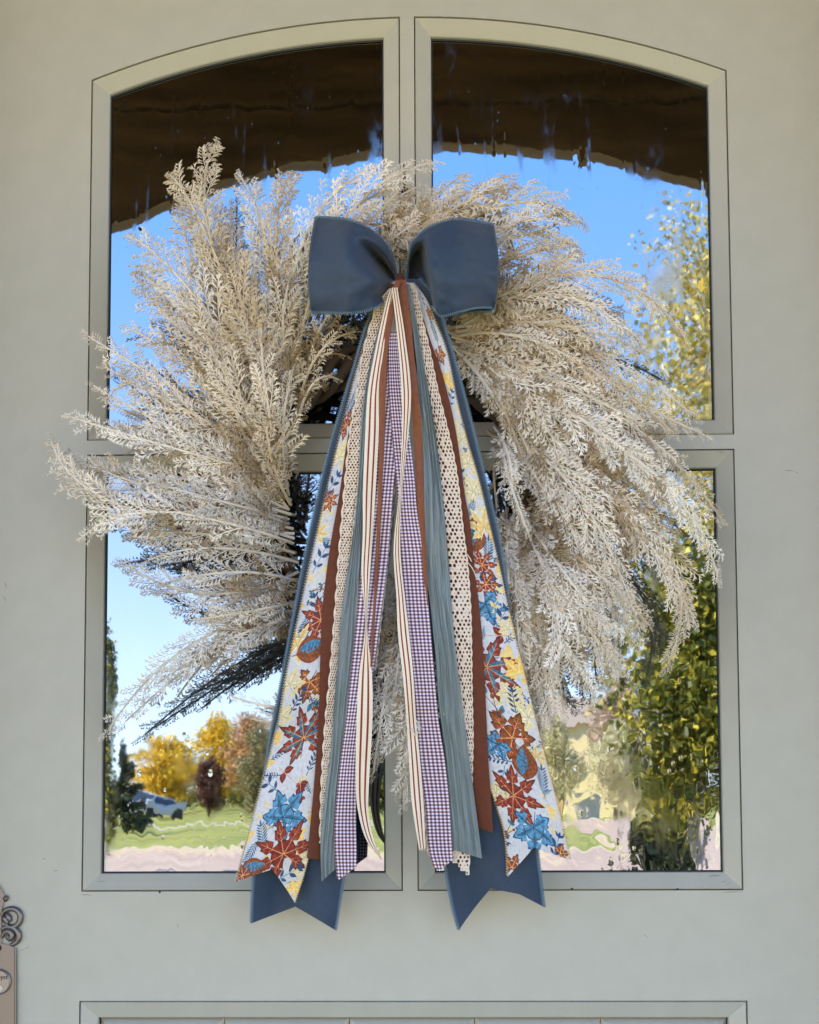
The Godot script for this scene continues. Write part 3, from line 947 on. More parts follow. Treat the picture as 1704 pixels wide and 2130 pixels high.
func house(where: Vector3) -> void:
	var h := thing("cream_house", "cream house with a dusty brown hipped roof beyond the lawn", "house", where)
	var cream := mat("cream_wall", lin(0.78, 0.64, 0.36), 0.9)
	var red := mat("red_roof", lin(0.36, 0.28, 0.22), 0.9)
	var dark := mat("house_glass", lin(0.03, 0.035, 0.04), 0.1)
	var b := Buf.new()
	b.box(Vector3(-4.2, 0, 0), Vector3(4.0, 5.6, 7.0))
	part("wall", b, cream, h)
	var w2 := Buf.new()
	w2.box(Vector3(-1.0, 0, -2.0), Vector3(4.0, 2.9, -0.003))
	part("garage_wing", w2, cream, h)
	var r := Buf.new()
	var a := [Vector3(-4.7, 5.6, -0.5), Vector3(4.5, 5.6, -0.5), Vector3(4.5, 5.6, 7.5), Vector3(-4.7, 5.6, 7.5)]
	var t0 := Vector3(-1.5, 7.8, 3.5); var t1 := Vector3(1.5, 7.8, 3.5)
	r.quad(t0, t1, a[1], a[0]); r.quad(t1, t0, a[3], a[2]); r.tri(t0, a[0], a[3]); r.tri(t1, a[2], a[1]); r.quad(a[0], a[1], a[2], a[3])
	part("roof", r, red, h)
	var r2 := Buf.new()
	r2.box(Vector3(-1.3, 2.9, -2.4), Vector3(4.3, 3.1, -0.01))
	part("wing_roof", r2, red, h)
	for q in [[-3.2, 3.5], [-1.2, 3.5], [1.4, 3.5], [-3.2, 1.0], [2.6, 3.5]]:
		var f := Buf.new(); f.box(Vector3(q[0] - 0.5, q[1] - 0.1, -0.08), Vector3(q[0] + 0.5, q[1] + 1.25, -0.002))
		var wn := part("window", f, M.kerb, h)
		var g := Buf.new(); g.box(Vector3(q[0] - 0.38, q[1], -0.1), Vector3(q[0] + 0.38, q[1] + 1.15, -0.081))
		part("glass", g, dark, wn)
	var dr := Buf.new(); dr.box(Vector3(-2.2, 0, -0.06), Vector3(-1.3, 2.1, -0.002))
	part("door", dr, red, h)

func car(where: Vector3) -> void:
	var c := thing("parked_car", "pale silver blue car parked on the far lawn drive", "car", where)
	c.rotation.y = -1.1
	var body := mat("car_paint", lin(0.55, 0.6, 0.66), 0.25, 0.3)
	var prof := [Vector2(-2.1, 0.3), Vector2(-2.15, 0.75), Vector2(-1.2, 0.95), Vector2(-0.6, 1.42), Vector2(0.8, 1.45), Vector2(1.5, 1.0), Vector2(2.1, 0.9), Vector2(2.15, 0.35)]
	var b := Buf.new()
	for k in prof.size():
		var q: Vector2 = prof[(k + 1) % prof.size()]; var p: Vector2 = prof[k]
		var ip := 0.88 if p.y < 1.1 else 0.68
		var iq := 0.88 if q.y < 1.1 else 0.68
		b.quad(Vector3(p.x, p.y, -ip), Vector3(q.x, q.y, -iq), Vector3(q.x, q.y, iq), Vector3(p.x, p.y, ip))
		for s in [-1.0, 1.0]: b.tri(Vector3(0, 0.7, 0.88 * s), Vector3(p.x, p.y, ip * s), Vector3(q.x, q.y, iq * s))
	part("body", b, body, c)
	var w := Buf.new()
	w.quad(Vector3(-0.68, 1.38, -0.68), Vector3(-0.68, 1.38, 0.68), Vector3(-1.17, 0.985, 0.83), Vector3(-1.17, 0.985, -0.83))
	part("windscreen", w, M.house_glass, c)
	for s in [-1.0, 1.0]:
		var sw := Buf.new()
		sw.quad(Vector3(-0.55, 1.36, 0.73 * s), Vector3(0.75, 1.38, 0.73 * s), Vector3(1.3, 1.02, 0.885 * s), Vector3(-1.0, 1.0, 0.885 * s))
		part("side_window", sw, M.house_glass, c)
		for x in [-1.35, 1.35]:
			var wh := Buf.new()
			wh.tube(PackedVector3Array([Vector3(x, 0.33, 0.72 * s), Vector3(x, 0.33, 0.93 * s)]), PackedFloat32Array([0.33, 0.33]), 16)
			part("wheel", wh, M.gasket_rubber, c)
		var hl := Buf.new()
		hl.box(Vector3(-2.19, 0.62, 0.62 * s - 0.16), Vector3(-2.1, 0.76, 0.62 * s + 0.16))
		part("headlight", hl, M.kerb, c)

# ---------------------------------------------------------------- wreath
func spike(b: Buf, p: Vector3, d: Vector3, len_: float, r: float, belly := 0.5) -> void:
	var s := d.cross(Vector3(0.1, 0.2, 1)).normalized(); var w := s.cross(d).normalized()
	var k := b.v.size()
	b.v.append(p)
	for q in 3:
		var a := TAU * q / 3.0 + 0.5
		b.v.append(p + d * len_ * belly + (s * cos(a) + w * sin(a)) * r)
	b.v.append(p + d * len_)
	for q in 3:
		var e := (q + 1) % 3
		for i in [k, k + 1 + q, k + 1 + e, k + 4, k + 1 + e, k + 1 + q]: b.i.append(i)

# one side sprig, unit length along +Y, flat in XY: a thin stem with forked leaflets
func sprig_template(r: RandomNumberGenerator) -> Buf:
	var b := Buf.new()
	var ax := r.randf_range(-0.16, 0.16); var az := r.randf_range(-0.12, 0.12)
	var pt := func(t: float) -> Vector3: return Vector3(ax * t * t, t, az * t * t)
	var line := PackedVector3Array(); var rad := PackedFloat32Array()
	for k in 7:
		line.append(pt.call(k / 6.0)); rad.append(lerpf(0.017, 0.009, k / 6.0))
	b.tube(line, rad, 3, false)
	var n := 7
	for k in n:
		var t := 0.12 + 0.82 * k / (n - 1.0)
		for s in [-1.0, 1.0]:
			if r.randf() < 0.06: continue
			var tt: float = t + r.randf_range(-0.02, 0.02) + (0.03 if s > 0 else 0.0)
			var p: Vector3 = pt.call(tt)
			var an: float = s * r.randf_range(0.42, 0.72)
			var d := Vector3(sin(an), cos(an), r.randf_range(-0.22, 0.22)).normalized()
			var ln := (0.33 - 0.14 * t) * r.randf_range(0.8, 1.2)
			spike(b, p, d, ln, 0.021, 0.55)
			for e in [-1.0, 1.0]:
				var d2 := d.rotated(Vector3(0, 0, 1), e * r.randf_range(0.38, 0.6))
				spike(b, p + d * ln * (0.42 if e > 0 else 0.55), d2, ln * 0.5, 0.0155, 0.55)
	spike(b, pt.call(0.97), Vector3(0, 1, 0), 0.13, 0.018, 0.5)
	return b

func spray(parent: Node3D, tmpl: Array, base: Vector3, mid: Vector3, tip: Vector3, r: RandomNumberGenerator, fluff: float, dense: float, tone: Color) -> void:
	var ctrl := 2.0 * mid - 0.5 * (base + tip)
	var b := Buf.new()
	var len_ := base.distance_to(mid) + mid.distance_to(tip)
	var line := PackedVector3Array(); var rad := PackedFloat32Array()
	for k in 15:
		var t := k / 14.0
		line.append(base * (1 - t) * (1 - t) + ctrl * 2.0 * t * (1 - t) + tip * t * t)
		rad.append(lerpf(0.0017, 0.0008, t))
	b.tube(line, rad, 5, false)
	b.c.resize(b.v.size()); b.c.fill(tone * 0.92)
	var lmax := clampf(len_ * 0.235, 0.017, 0.045) * fluff
	var n := int(len_ / 0.0082 * dense)
	var ph := r.randf() * TAU
	for k in n:
		var t := lerpf(0.05, 1.0, k / float(n - 1))
		var p := base * (1 - t) * (1 - t) + ctrl * 2.0 * t * (1 - t) + tip * t * t
		var tg := ((ctrl - base) * (1 - t) + (tip - ctrl) * t).normalized()
		var s := tg.cross(Vector3(0, 0, 1)).normalized()
		var up := s.cross(tg).normalized()
		var side := 1.0 if k % 2 else -1.0
		var roll := r.randf_range(-0.5, 0.5)
		if up.z < 0.0: up = -up
		var a := r.randf_range(0.30, 0.58) * (1.0 - 0.35 * t)
		if k == n - 1: a = 0.05
		var out := s * side * cos(roll) + up * sin(roll)
		var d := (tg * cos(a) + out * sin(a) + Vector3(0, -0.10, 0)).normalized()
		var zz := (up * 0.9 + out * r.randf_range(-0.5, 0.5)).normalized()
		var xx := d.cross(zz).normalized()
		zz = xx.cross(d)
		var L := lmax * lerpf(1.0, 0.30, pow(t, 1.6)) * r.randf_range(0.7, 1.15) * smoothstep(0.0, 0.3, t + 0.18)
		var thick := 0.042 / maxf(L, 0.012)
		thick = clampf(thick, 0.8, 1.6)
		var col := tone * r.randf_range(0.82, 1.12)
		if r.randf() < 0.14 * (1.0 - t): col = Color(0.36, 0.25, 0.12)
		b.add(tmpl[r.randi() % tmpl.size()], Transform3D(Basis(xx * L * (1.0 + (thick - 1.0) * 0.5), d * L, zz * L * thick), p), col, true)
	part("spray", b, M.straw, parent)

func wreath() -> void:
	var r := RandomNumberGenerator.new(); r.seed = 21
	var w := thing("wreath", "round wreath of beige dried plume sprays swirling clockwise", "wreath")
	# twisted vine ring
	for k in 6:
		var line := PackedVector3Array(); var rad := PackedFloat32Array()
		for q in 61:
			var a := TAU * q / 60.0
			var rr := 292.0 + 30.0 * sin(a * 5.0 + k * 1.05) + 8.0 * sin(a * 11.0 + k)
			var c := at(820 + rr * cos(a), 1030 + rr * 0.97 * sin(a), 0.045 + 0.016 * cos(a * 5.0 + k * 1.05))
			line.append(c); rad.append(0.0042 + 0.0008 * sin(a * 17.0 + k))
		var b := Buf.new()
		b.tube(line, rad, 7, false)
		b.smooth()
		part("vine", b, M.vine, w)
	var tmpl := []
	for k in 8: tmpl.append(sprig_template(r))
	var warm := [Color(0.76, 0.62, 0.44), Color(0.70, 0.55, 0.37), Color(0.82, 0.69, 0.53)]
	var pale := [Color(0.83, 0.71, 0.57), Color(0.77, 0.64, 0.49), Color(0.87, 0.77, 0.65)]
	var grey := [Color(0.70, 0.62, 0.53), Color(0.64, 0.55, 0.46), Color(0.74, 0.66, 0.57)]
	# base, a point half way, tip
	var left := [[575, 800, 440, 500, 447, 300], [545, 790, 430, 490, 352, 363], [545, 800, 420, 590, 376, 420], [600, 760, 560, 520, 500, 365], [600, 720, 575, 480, 612, 362], [610, 720, 640, 480, 792, 342], [640, 660, 730, 440, 902, 338],
		[560, 850, 400, 610, 268, 490], [560, 870, 400, 670, 278, 553], [560, 890, 400, 710, 290, 602], [570, 910, 410, 770, 265, 682], [570, 940, 380, 820, 185, 700], [570, 950, 390, 855, 222, 765], [575, 970, 390, 905, 195, 802], [580, 990, 370, 935, 150, 868],
		[600, 1010, 470, 940, 350, 800], [600, 1030, 590, 880, 620, 740], [600, 990, 555, 830, 545, 650], [590, 900, 500, 700, 470, 520], [600, 880, 540, 690, 540, 480], [610, 830, 590, 650, 640, 500], [620, 800, 640, 640, 700, 560], [615, 900, 650, 800, 705, 790], [620, 860, 660, 740, 740, 690],
		[600, 980, 480, 840, 410, 680], [590, 940, 470, 780, 390, 600], [600, 860, 590, 700, 600, 560], [560, 800, 500, 620, 480, 430], [640, 760, 690, 650, 770, 640], [600, 1060, 520, 930, 460, 780], [605, 1050, 560, 930, 560, 800]]
	var low_left := [[612, 1110, 260, 1055, 108, 918], [610, 1100, 330, 1020, 140, 948], [612, 1120, 340, 1065, 178, 1112], [612, 1150, 420, 1110, 270, 1120], [620, 1190, 430, 1235, 254, 1168], [620, 1170, 450, 1140, 310, 1165], [620, 1210, 490, 1190, 340, 1215],
		[620, 1270, 400, 1340, 228, 1515], [620, 1300, 480, 1330, 262, 1500], [630, 1290, 500, 1320, 330, 1420], [640, 1462, 570, 1470, 482, 1448], [640, 1482, 580, 1500, 525, 1495], [600, 1060, 470, 990, 360, 900], [600, 1080, 450, 1040, 300, 1000], [610, 1130, 480, 1090, 330, 1060],
		[600, 1090, 500, 1040, 400, 950], [615, 1230, 520, 1240, 430, 1250], [620, 1250, 530, 1270, 400, 1290], [605, 1040, 440, 960, 250, 880], [605, 1070, 400, 1010, 220, 960]]
	var top := [[700, 570, 780, 450, 880, 385], [740, 550, 850, 450, 962, 365], [800, 530, 930, 425, 1062, 365], [800, 540, 960, 425, 1082, 390], [860, 530, 1060, 425, 1210, 465], [880, 550, 1060, 470, 1185, 450], [900, 570, 1080, 490, 1205, 522], [930, 570, 1090, 530, 1190, 505],
		[780, 570, 822, 470, 852, 392], [820, 530, 860, 460, 905, 420], [660, 640, 660, 510, 700, 430], [700, 600, 720, 500, 790, 420], [760, 560, 840, 480, 950, 430], [850, 590, 850, 520, 830, 470], [840, 560, 900, 470, 1000, 430]]
	var right := [[960, 650, 1230, 572, 1422, 700], [960, 660, 1160, 615, 1345, 722], [960, 670, 1130, 570, 1200, 525], [950, 680, 1180, 680, 1335, 735], [950, 690, 1200, 720, 1440, 862], [940, 700, 1170, 740, 1400, 900], [940, 700, 1200, 790, 1465, 905], [950, 710, 1130, 780, 1330, 880],
		[940, 720, 1060, 800, 1200, 960], [940, 720, 1010, 800, 1060, 890], [960, 730, 1100, 850, 1250, 1050], [1000, 750, 1280, 860, 1500, 1078], [1000, 770, 1250, 900, 1445, 1100], [1000, 780, 1200, 880, 1380, 1060], [960, 660, 1080, 600, 1170, 590], [960, 690, 1110, 670, 1260, 700],
		[950, 700, 1080, 700, 1210, 760], [990, 760, 1150, 830, 1300, 980], [980, 740, 1060, 860, 1130, 1010], [960, 680, 1060, 640, 1160, 660]]
	var low_right := [[1030, 830, 1330, 960, 1492, 1192], [1050, 870, 1290, 1060, 1445, 1295], [1060, 900, 1370, 1110, 1390, 1380], [1060, 910, 1210, 1040, 1330, 1310], [1050, 910, 1120, 1000, 1200, 1150], [1060, 930, 1230, 1090, 1280, 1390], [1080, 1060, 1180, 1200, 1270, 1310],
		[1080, 1060, 1180, 1230, 1212, 1420], [1080, 1060, 1130, 1250, 1172, 1470], [1085, 1060, 1105, 1280, 1125, 1530], [1080, 1070, 1060, 1200, 1062, 1340], [1070, 1070, 1055, 1180, 1092, 1400], [1090, 1080, 1220, 1200, 1320, 1340], [1040, 910, 1060, 1000, 1100, 1110], [1030, 890, 1060, 960, 1062, 1040],
		[1080, 940, 1260, 1030, 1400, 1200], [1070, 930, 1170, 1060, 1230, 1230], [1090, 1090, 1140, 1200, 1200, 1330], [1085, 1080, 1100, 1200, 1130, 1350], [1090, 1000, 1220, 1140, 1330, 1250], [1050, 870, 1180, 980, 1290, 1130], [1100, 1100, 1160, 1280, 1150, 1420],
		[1085, 1080, 1150, 1280, 1240, 1450], [1085, 1080, 1190, 1260, 1300, 1400], [1080, 1080, 1120, 1300, 1145, 1500], [1070, 1080, 1075, 1280, 1090, 1470], [1090, 1060, 1250, 1200, 1350, 1300], [1100, 1080, 1230, 1260, 1255, 1420], [1070, 1090, 1085, 1250, 1110, 1440]]
	var bottom := [[830, 1200, 832, 1340, 800, 1560], [850, 1250, 852, 1450, 840, 1668], [825, 1300, 800, 1450, 776, 1610], [900, 1250, 880, 1400, 830, 1640], [960, 1250, 965, 1380, 960, 1500], [1000, 1200, 1010, 1350, 1050, 1470], [760, 1290, 700, 1400, 600, 1470], [840, 1180, 800, 1300, 790, 1440], [850, 1320, 840, 1480, 860, 1600]]
	var sets := [[left, warm + pale, 1], [low_left, pale + grey, 1], [top, warm, 1], [right, warm + pale, 2], [low_right, pale, 2], [bottom, grey, 1]]
	for S in sets:
		for q in S[0]:
			var jz := r.randf_range(-0.012, 0.016)
			var far := Vector2(q[4] - 820.0, q[5] - 1020.0).length()
			var zt := 0.085 - 0.028 * smoothstep(420.0, 720.0, far) + jz
			var tones: Array = S[1]
			spray(w, tmpl, at(q[0], q[1], 0.06), at(q[2], q[3], 0.098 + jz), at(q[4], q[5], zt), r, 1.0, 1.0, tones[r.randi() % tones.size()])
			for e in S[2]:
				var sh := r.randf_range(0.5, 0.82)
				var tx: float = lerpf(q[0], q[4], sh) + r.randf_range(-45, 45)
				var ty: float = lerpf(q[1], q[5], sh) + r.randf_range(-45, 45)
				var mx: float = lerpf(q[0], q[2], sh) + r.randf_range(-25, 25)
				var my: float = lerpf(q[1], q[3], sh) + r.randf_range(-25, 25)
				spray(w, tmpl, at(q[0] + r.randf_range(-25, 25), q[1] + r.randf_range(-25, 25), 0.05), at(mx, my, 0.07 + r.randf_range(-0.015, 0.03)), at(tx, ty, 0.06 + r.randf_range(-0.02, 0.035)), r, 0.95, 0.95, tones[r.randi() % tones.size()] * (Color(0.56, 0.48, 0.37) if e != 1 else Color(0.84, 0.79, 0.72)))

# ---------------------------------------------------------------- bow and ribbons
const TOPZ := 0.142
func zs(y: float, layer: float) -> float:   # how far the tails hang from the door
	var base := lerpf(TOPZ, 0.134, clampf((y - 590) / 300.0, 0, 1)) if y < 890 else (lerpf(0.134, 0.118, (y - 890) / 500.0) if y < 1390 else lerpf(0.118, 0.05, clampf((y - 1390) / 520.0, 0, 1)))
	return base + layer * 0.0030

func sta(a: Array, layer: float) -> Array:
	var o := []
	for q in a: o.append([q[0], q[1], q[2], zs(q[0], layer)])
	return o

func tex_mat(called: String, im: Image, rough: float) -> StandardMaterial3D:
	var m := mat(called, Color.WHITE, rough)
	im.generate_mipmaps()
	m.albedo_texture = ImageTexture.create_from_image(im)
	return m

func weave(m: StandardMaterial3D, scale: Vector2, strength: float) -> void:   # fine woven relief
	var im := Image.create(64, 64, false, Image.FORMAT_RGB8)
	for y in 64:
		for x in 64:
			var v := 0.5 + 0.25 * sin(x * TAU / 8.0) * (1.0 if (y / 4) % 2 else -1.0) + 0.25 * sin(y * TAU / 8.0)
			im.set_pixel(x, y, Color(v, v, v))
	im.bump_map_to_normal_map(strength)
	m.normal_enabled = true
	m.normal_texture = ImageTexture.create_from_image(im)
	m.normal_scale = 0.35

func ribbon_textures() -> void:
	# gingham: woven of white and plum threads
	var g := Image.create(48, 48, false, Image.FORMAT_RGB8)
	for y in 48:
		for x in 48:
			var a := (x % 16) < 8; var b := (y % 16) < 8
			var c := Color(0.90, 0.87, 0.94)
			if a and b: c = Color(0.31, 0.14, 0.13)
			elif a or b: c = Color(0.66, 0.56, 0.62) if (x + y) % 4 < 2 else Color(0.57, 0.43, 0.48)
			g.set_pixel(x, y, c)
	tex_mat("gingham", g, 0.8)
	# cream grosgrain with two rust lines and a fine rib
	var s := Image.create(96, 128, false, Image.FORMAT_RGB8)
	for y in 128:
		for x in 96:
			var u := x / 96.0
			var c := Color(0.93, 0.86, 0.77) if u > 0.0 else Color.WHITE
			if (u > 0.24 and u < 0.35) or (u > 0.65 and u < 0.76): c = Color(0.50, 0.13, 0.06)
			elif (u > 0.225 and u <= 0.24) or (u >= 0.35 and u < 0.365) or (u > 0.635 and u <= 0.65) or (u >= 0.76 and u < 0.775): c = Color(0.75, 0.52, 0.42)
			c = c * (0.94 if y % 4 < 2 else 1.0)
			s.set_pixel(x, y, Color(c.r, c.g, c.b))
	tex_mat("striped_grosgrain", s, 0.75)
	# crinkled grey blue silk with streaks along it
	var k := Image.create(128, 512, false, Image.FORMAT_RGB8)
	var f := FastNoiseLite.new(); f.seed = 3; f.frequency = 1.0; f.fractal_octaves = 4
	for y in 512:
		for x in 128:
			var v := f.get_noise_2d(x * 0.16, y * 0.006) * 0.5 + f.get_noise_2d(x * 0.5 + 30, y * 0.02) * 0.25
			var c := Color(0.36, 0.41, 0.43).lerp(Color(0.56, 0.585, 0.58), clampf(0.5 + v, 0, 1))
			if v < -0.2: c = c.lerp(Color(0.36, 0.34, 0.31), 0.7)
			k.set_pixel(x, y, c)
	tex_mat("crinkled_silk", k, 0.5)

func cloth(called: String, a: Color, b: Color, rough: float, sheen: float, sc := 30.0) -> StandardMaterial3D:
	var m := mat(called, Color.WHITE, rough)
	m.albedo_texture = noise_tex(0.02, a, b, 256, 4, false, 1, 6)
	tripl(m, sc)
	m.normal_enabled = true
	m.normal_texture = noise_tex(0.25, a, b, 256, 2, true, 3.0, 9)
	m.normal_scale = 0.45
	if sheen > 0.0:
		m.rim_enabled = true
		m.rim = sheen
		m.rim_tint = 0.85
	return m

func leaf_print(called: String, st: Array, ymax: float, motifs: Array) -> void:
	var W := 256; var H := 2048
	var im := Image.create(W, H, false, Image.FORMAT_RGB8)
	im.fill(Color(0.80, 0.785, 0.795))
	var r := RandomNumberGenerator.new(); r.seed = 77
	for k in 2600:
		var c := Color(0.80, 0.785, 0.795).lerp(Color(0.62, 0.62, 0.67) if k % 2 else Color(0.78, 0.76, 0.77), r.randf() * 0.5)
		im.fill_rect(Rect2i(r.randi() % W, r.randi() % H, 2 + r.randi() % 5, 2 + r.randi() % 12), c)
	var y0: float = st[0][0]
	var navy := Color(0.10, 0.23, 0.40); var teal := Color(0.22, 0.42, 0.52); var blue := Color(0.33, 0.56, 0.70)
	var rust := Color(0.55, 0.17, 0.08); var red := Color(0.48, 0.10, 0.07); var brown := Color(0.55, 0.28, 0.08)
	var gold := Color(0.90, 0.80, 0.55); var pale := Color(0.95, 0.90, 0.72); var amber := Color(0.95, 0.73, 0.32); var deep := Color(0.28, 0.07, 0.05)
	var thick := []
	for m in motifs:   # small filler leaves between the large ones
		thick.append([m[0] + r.randf_range(-38, 38), m[1] + r.randf_range(-26, 26), ["navysprig", "goldsprig", "gold", "ladder", "mixsprig", "fern"][r.randi() % 6], r.randf_range(12, 19), r.randf() * 360.0])
	for m in thick + motifs:
		var w := station(st, m[1])
		var c := Vector2((m[0] - w.x) / (w.y - w.x) * W, (m[1] - y0) / (ymax - y0) * H)
		var rr: float = m[3] * 1.74
		var rot: float = deg_to_rad(m[4])
		match m[2]:
			"gold": maple(im, c, rr, rot, 5, Color(0.87, 0.79, 0.60), pale, Color(0.95, 0.82, 0.45), Color(0.72, 0.66, 0.60))
			"amber": maple(im, c, rr, rot, 5, amber, gold, gold, Color(0.95, 0.85, 0.5))
			"foil": maple(im, c, rr, rot, 7, gold, amber, pale, Color(0.75, 0.66, 0.55))
			"fan":
				poly_fill(im, PackedVector2Array([c, c + Vector2(rr, 0).rotated(rot - 0.5), c + Vector2(rr * 1.1, 0).rotated(rot), c + Vector2(rr, 0).rotated(rot + 0.5)]), gold)
				for k in 6: stroke(im, c, c + Vector2(rr, 0).rotated(rot - 0.45 + k * 0.18), 1.6, amber)
			"goldsprig": sprig(im, c, rr, rot, 2, 0.28, gold, amber)
			"navysprig": sprig(im, c, rr, rot, 3, 0.2, navy, Color(0.3, 0.48, 0.6))
			"ladder": sprig(im, c, rr, rot, 5, 0.17, navy, navy)
			"fern": sprig(im, c, rr, rot, 8, 0.12, teal.lerp(navy, 0.5), teal)
			"redsprig": sprig(im, c, rr, rot, 2, 0.34, red, Color(0.85, 0.6, 0.4))
			"mixsprig":
				sprig(im, c, rr, rot, 2, 0.3, teal, deep)
				sprig(im, c + Vector2(4, 6), rr * 0.7, rot + 0.5, 1, 0.34, brown, deep)
			"red": maple(im, c, rr, rot, 7, rust, red, deep, Color(0.88, 0.62, 0.40))
			"blue": maple(im, c, rr, rot, 5, blue, teal, navy, Color(0.10, 0.22, 0.36))
			"mix": maple(im, c, rr, rot, 7, rust, teal, deep, Color(0.82, 0.62, 0.42))
			"rust": maple(im, c, rr, rot, 5, brown, rust, deep, Color(0.90, 0.66, 0.42))
			"beech": beech(im, c, rr, rot, brown, blue.lerp(teal, 0.4), rust, Color(0.18, 0.22, 0.28))
	var fz := FastNoiseLite.new(); fz.seed = 31; fz.frequency = 1.0; fz.fractal_octaves = 3
	for y in H:   # uneven ink and the weave of the cloth
		for x in W:
			var q := im.get_pixel(x, y)
			var u := 1.0 + 0.34 * fz.get_noise_2d(x * 0.055, y * 0.055) + 0.16 * fz.get_noise_2d(x * 0.4, y * 0.4) + (0.025 if (x + y) % 3 == 0 else -0.015)
			var g := q.r * 0.3 + q.g * 0.6 + q.b * 0.1
			u = lerpf(u, 1.0, clampf((g - 0.45) * 2.4, 0.0, 0.85))
			im.set_pixel(x, y, Color(clampf(q.r * u, 0, 1), clampf(q.g * u, 0, 1), clampf(q.b * u, 0, 1)))
	var mm := tex_mat(called, im, 0.7)
	mm.rim_enabled = true
	mm.rim = 0.3

func lace(st: Array, ends: Array, layer_wave: float, sd: int, big_side: bool, across: int) -> Buf:
	var y0: float = st[0][0]
	var b := Buf.new()
	var ymax := 0.0
	for e in ends: ymax = maxf(ymax, e[1])
	var rh := 8.2 if big_side else 5.6
	var rows := int((ymax - y0) / rh)
	var r := RandomNumberGenerator.new(); r.seed = sd
	var place := func(s: float, y: float) -> Vector3:
		var w := station(st, y)
		var scal := 0.0
		if s < 0.02: scal = -3.2 * absf(sin(y * 0.09)) - 0.4
		if s > 0.98: scal = 2.0 * absf(sin(y * 0.13 + 1.0))
		return at(lerpf(w.x, w.y, s) + scal, y, w.z + hang_wave(lerpf(w.x, w.y, s), y) * clampf((y - y0) / 260.0, 0.15, 1.0) + 0.0004 * sin(s * 20.0 + y * 0.3))
	for j in rows:
		var ya := y0 + j * rh
		for k in across:
			var shift := 0.5 if j % 2 else 0.0
			var s0 := clampf((k + shift - 0.25) / across, 0, 1); var s1 := clampf((k + 1 + shift - 0.25) / across, 0, 1)
			if j % 2 == 0 and k == 0: s0 = 0.0
			if j % 2 == 1 and k == 0: s0 = 0.0
			if k == across - 1: s1 = 1.0
			var cs := (s0 + s1) * 0.5
			if ya + rh > cut_y(ends, cs): continue
			var hole := 0.30 + r.randf_range(-0.07, 0.1)
			var stretch := 1.0
			if big_side and cs < 0.55:
				hole = r.randf_range(0.34, 0.46) if (j + k * 2) % 4 else 0.10
				stretch = 1.15
			if big_side and cs < 0.12: hole = 0.2
			if r.randf() < 0.08: hole = 0.12
			var out := []; var inn := []
			for q in 8:
				var an := TAU * q / 8.0
				var ux := cos(an); var uy := sin(an)
				var m := maxf(absf(ux), absf(uy))
				out.append(place.call(lerpf(s0, s1, 0.5 + 0.5 * ux / m), ya + rh * (0.5 + 0.5 * uy / m)))
				inn.append(place.call(lerpf(s0, s1, 0.5 + hole * 0.85 * ux), ya + rh * (0.5 + minf(hole * stretch, 0.46) * uy)))
			for q in 8:
				var e := (q + 1) % 8
				b.quad(out[q], out[e], inn[e], inn[q])
	return b

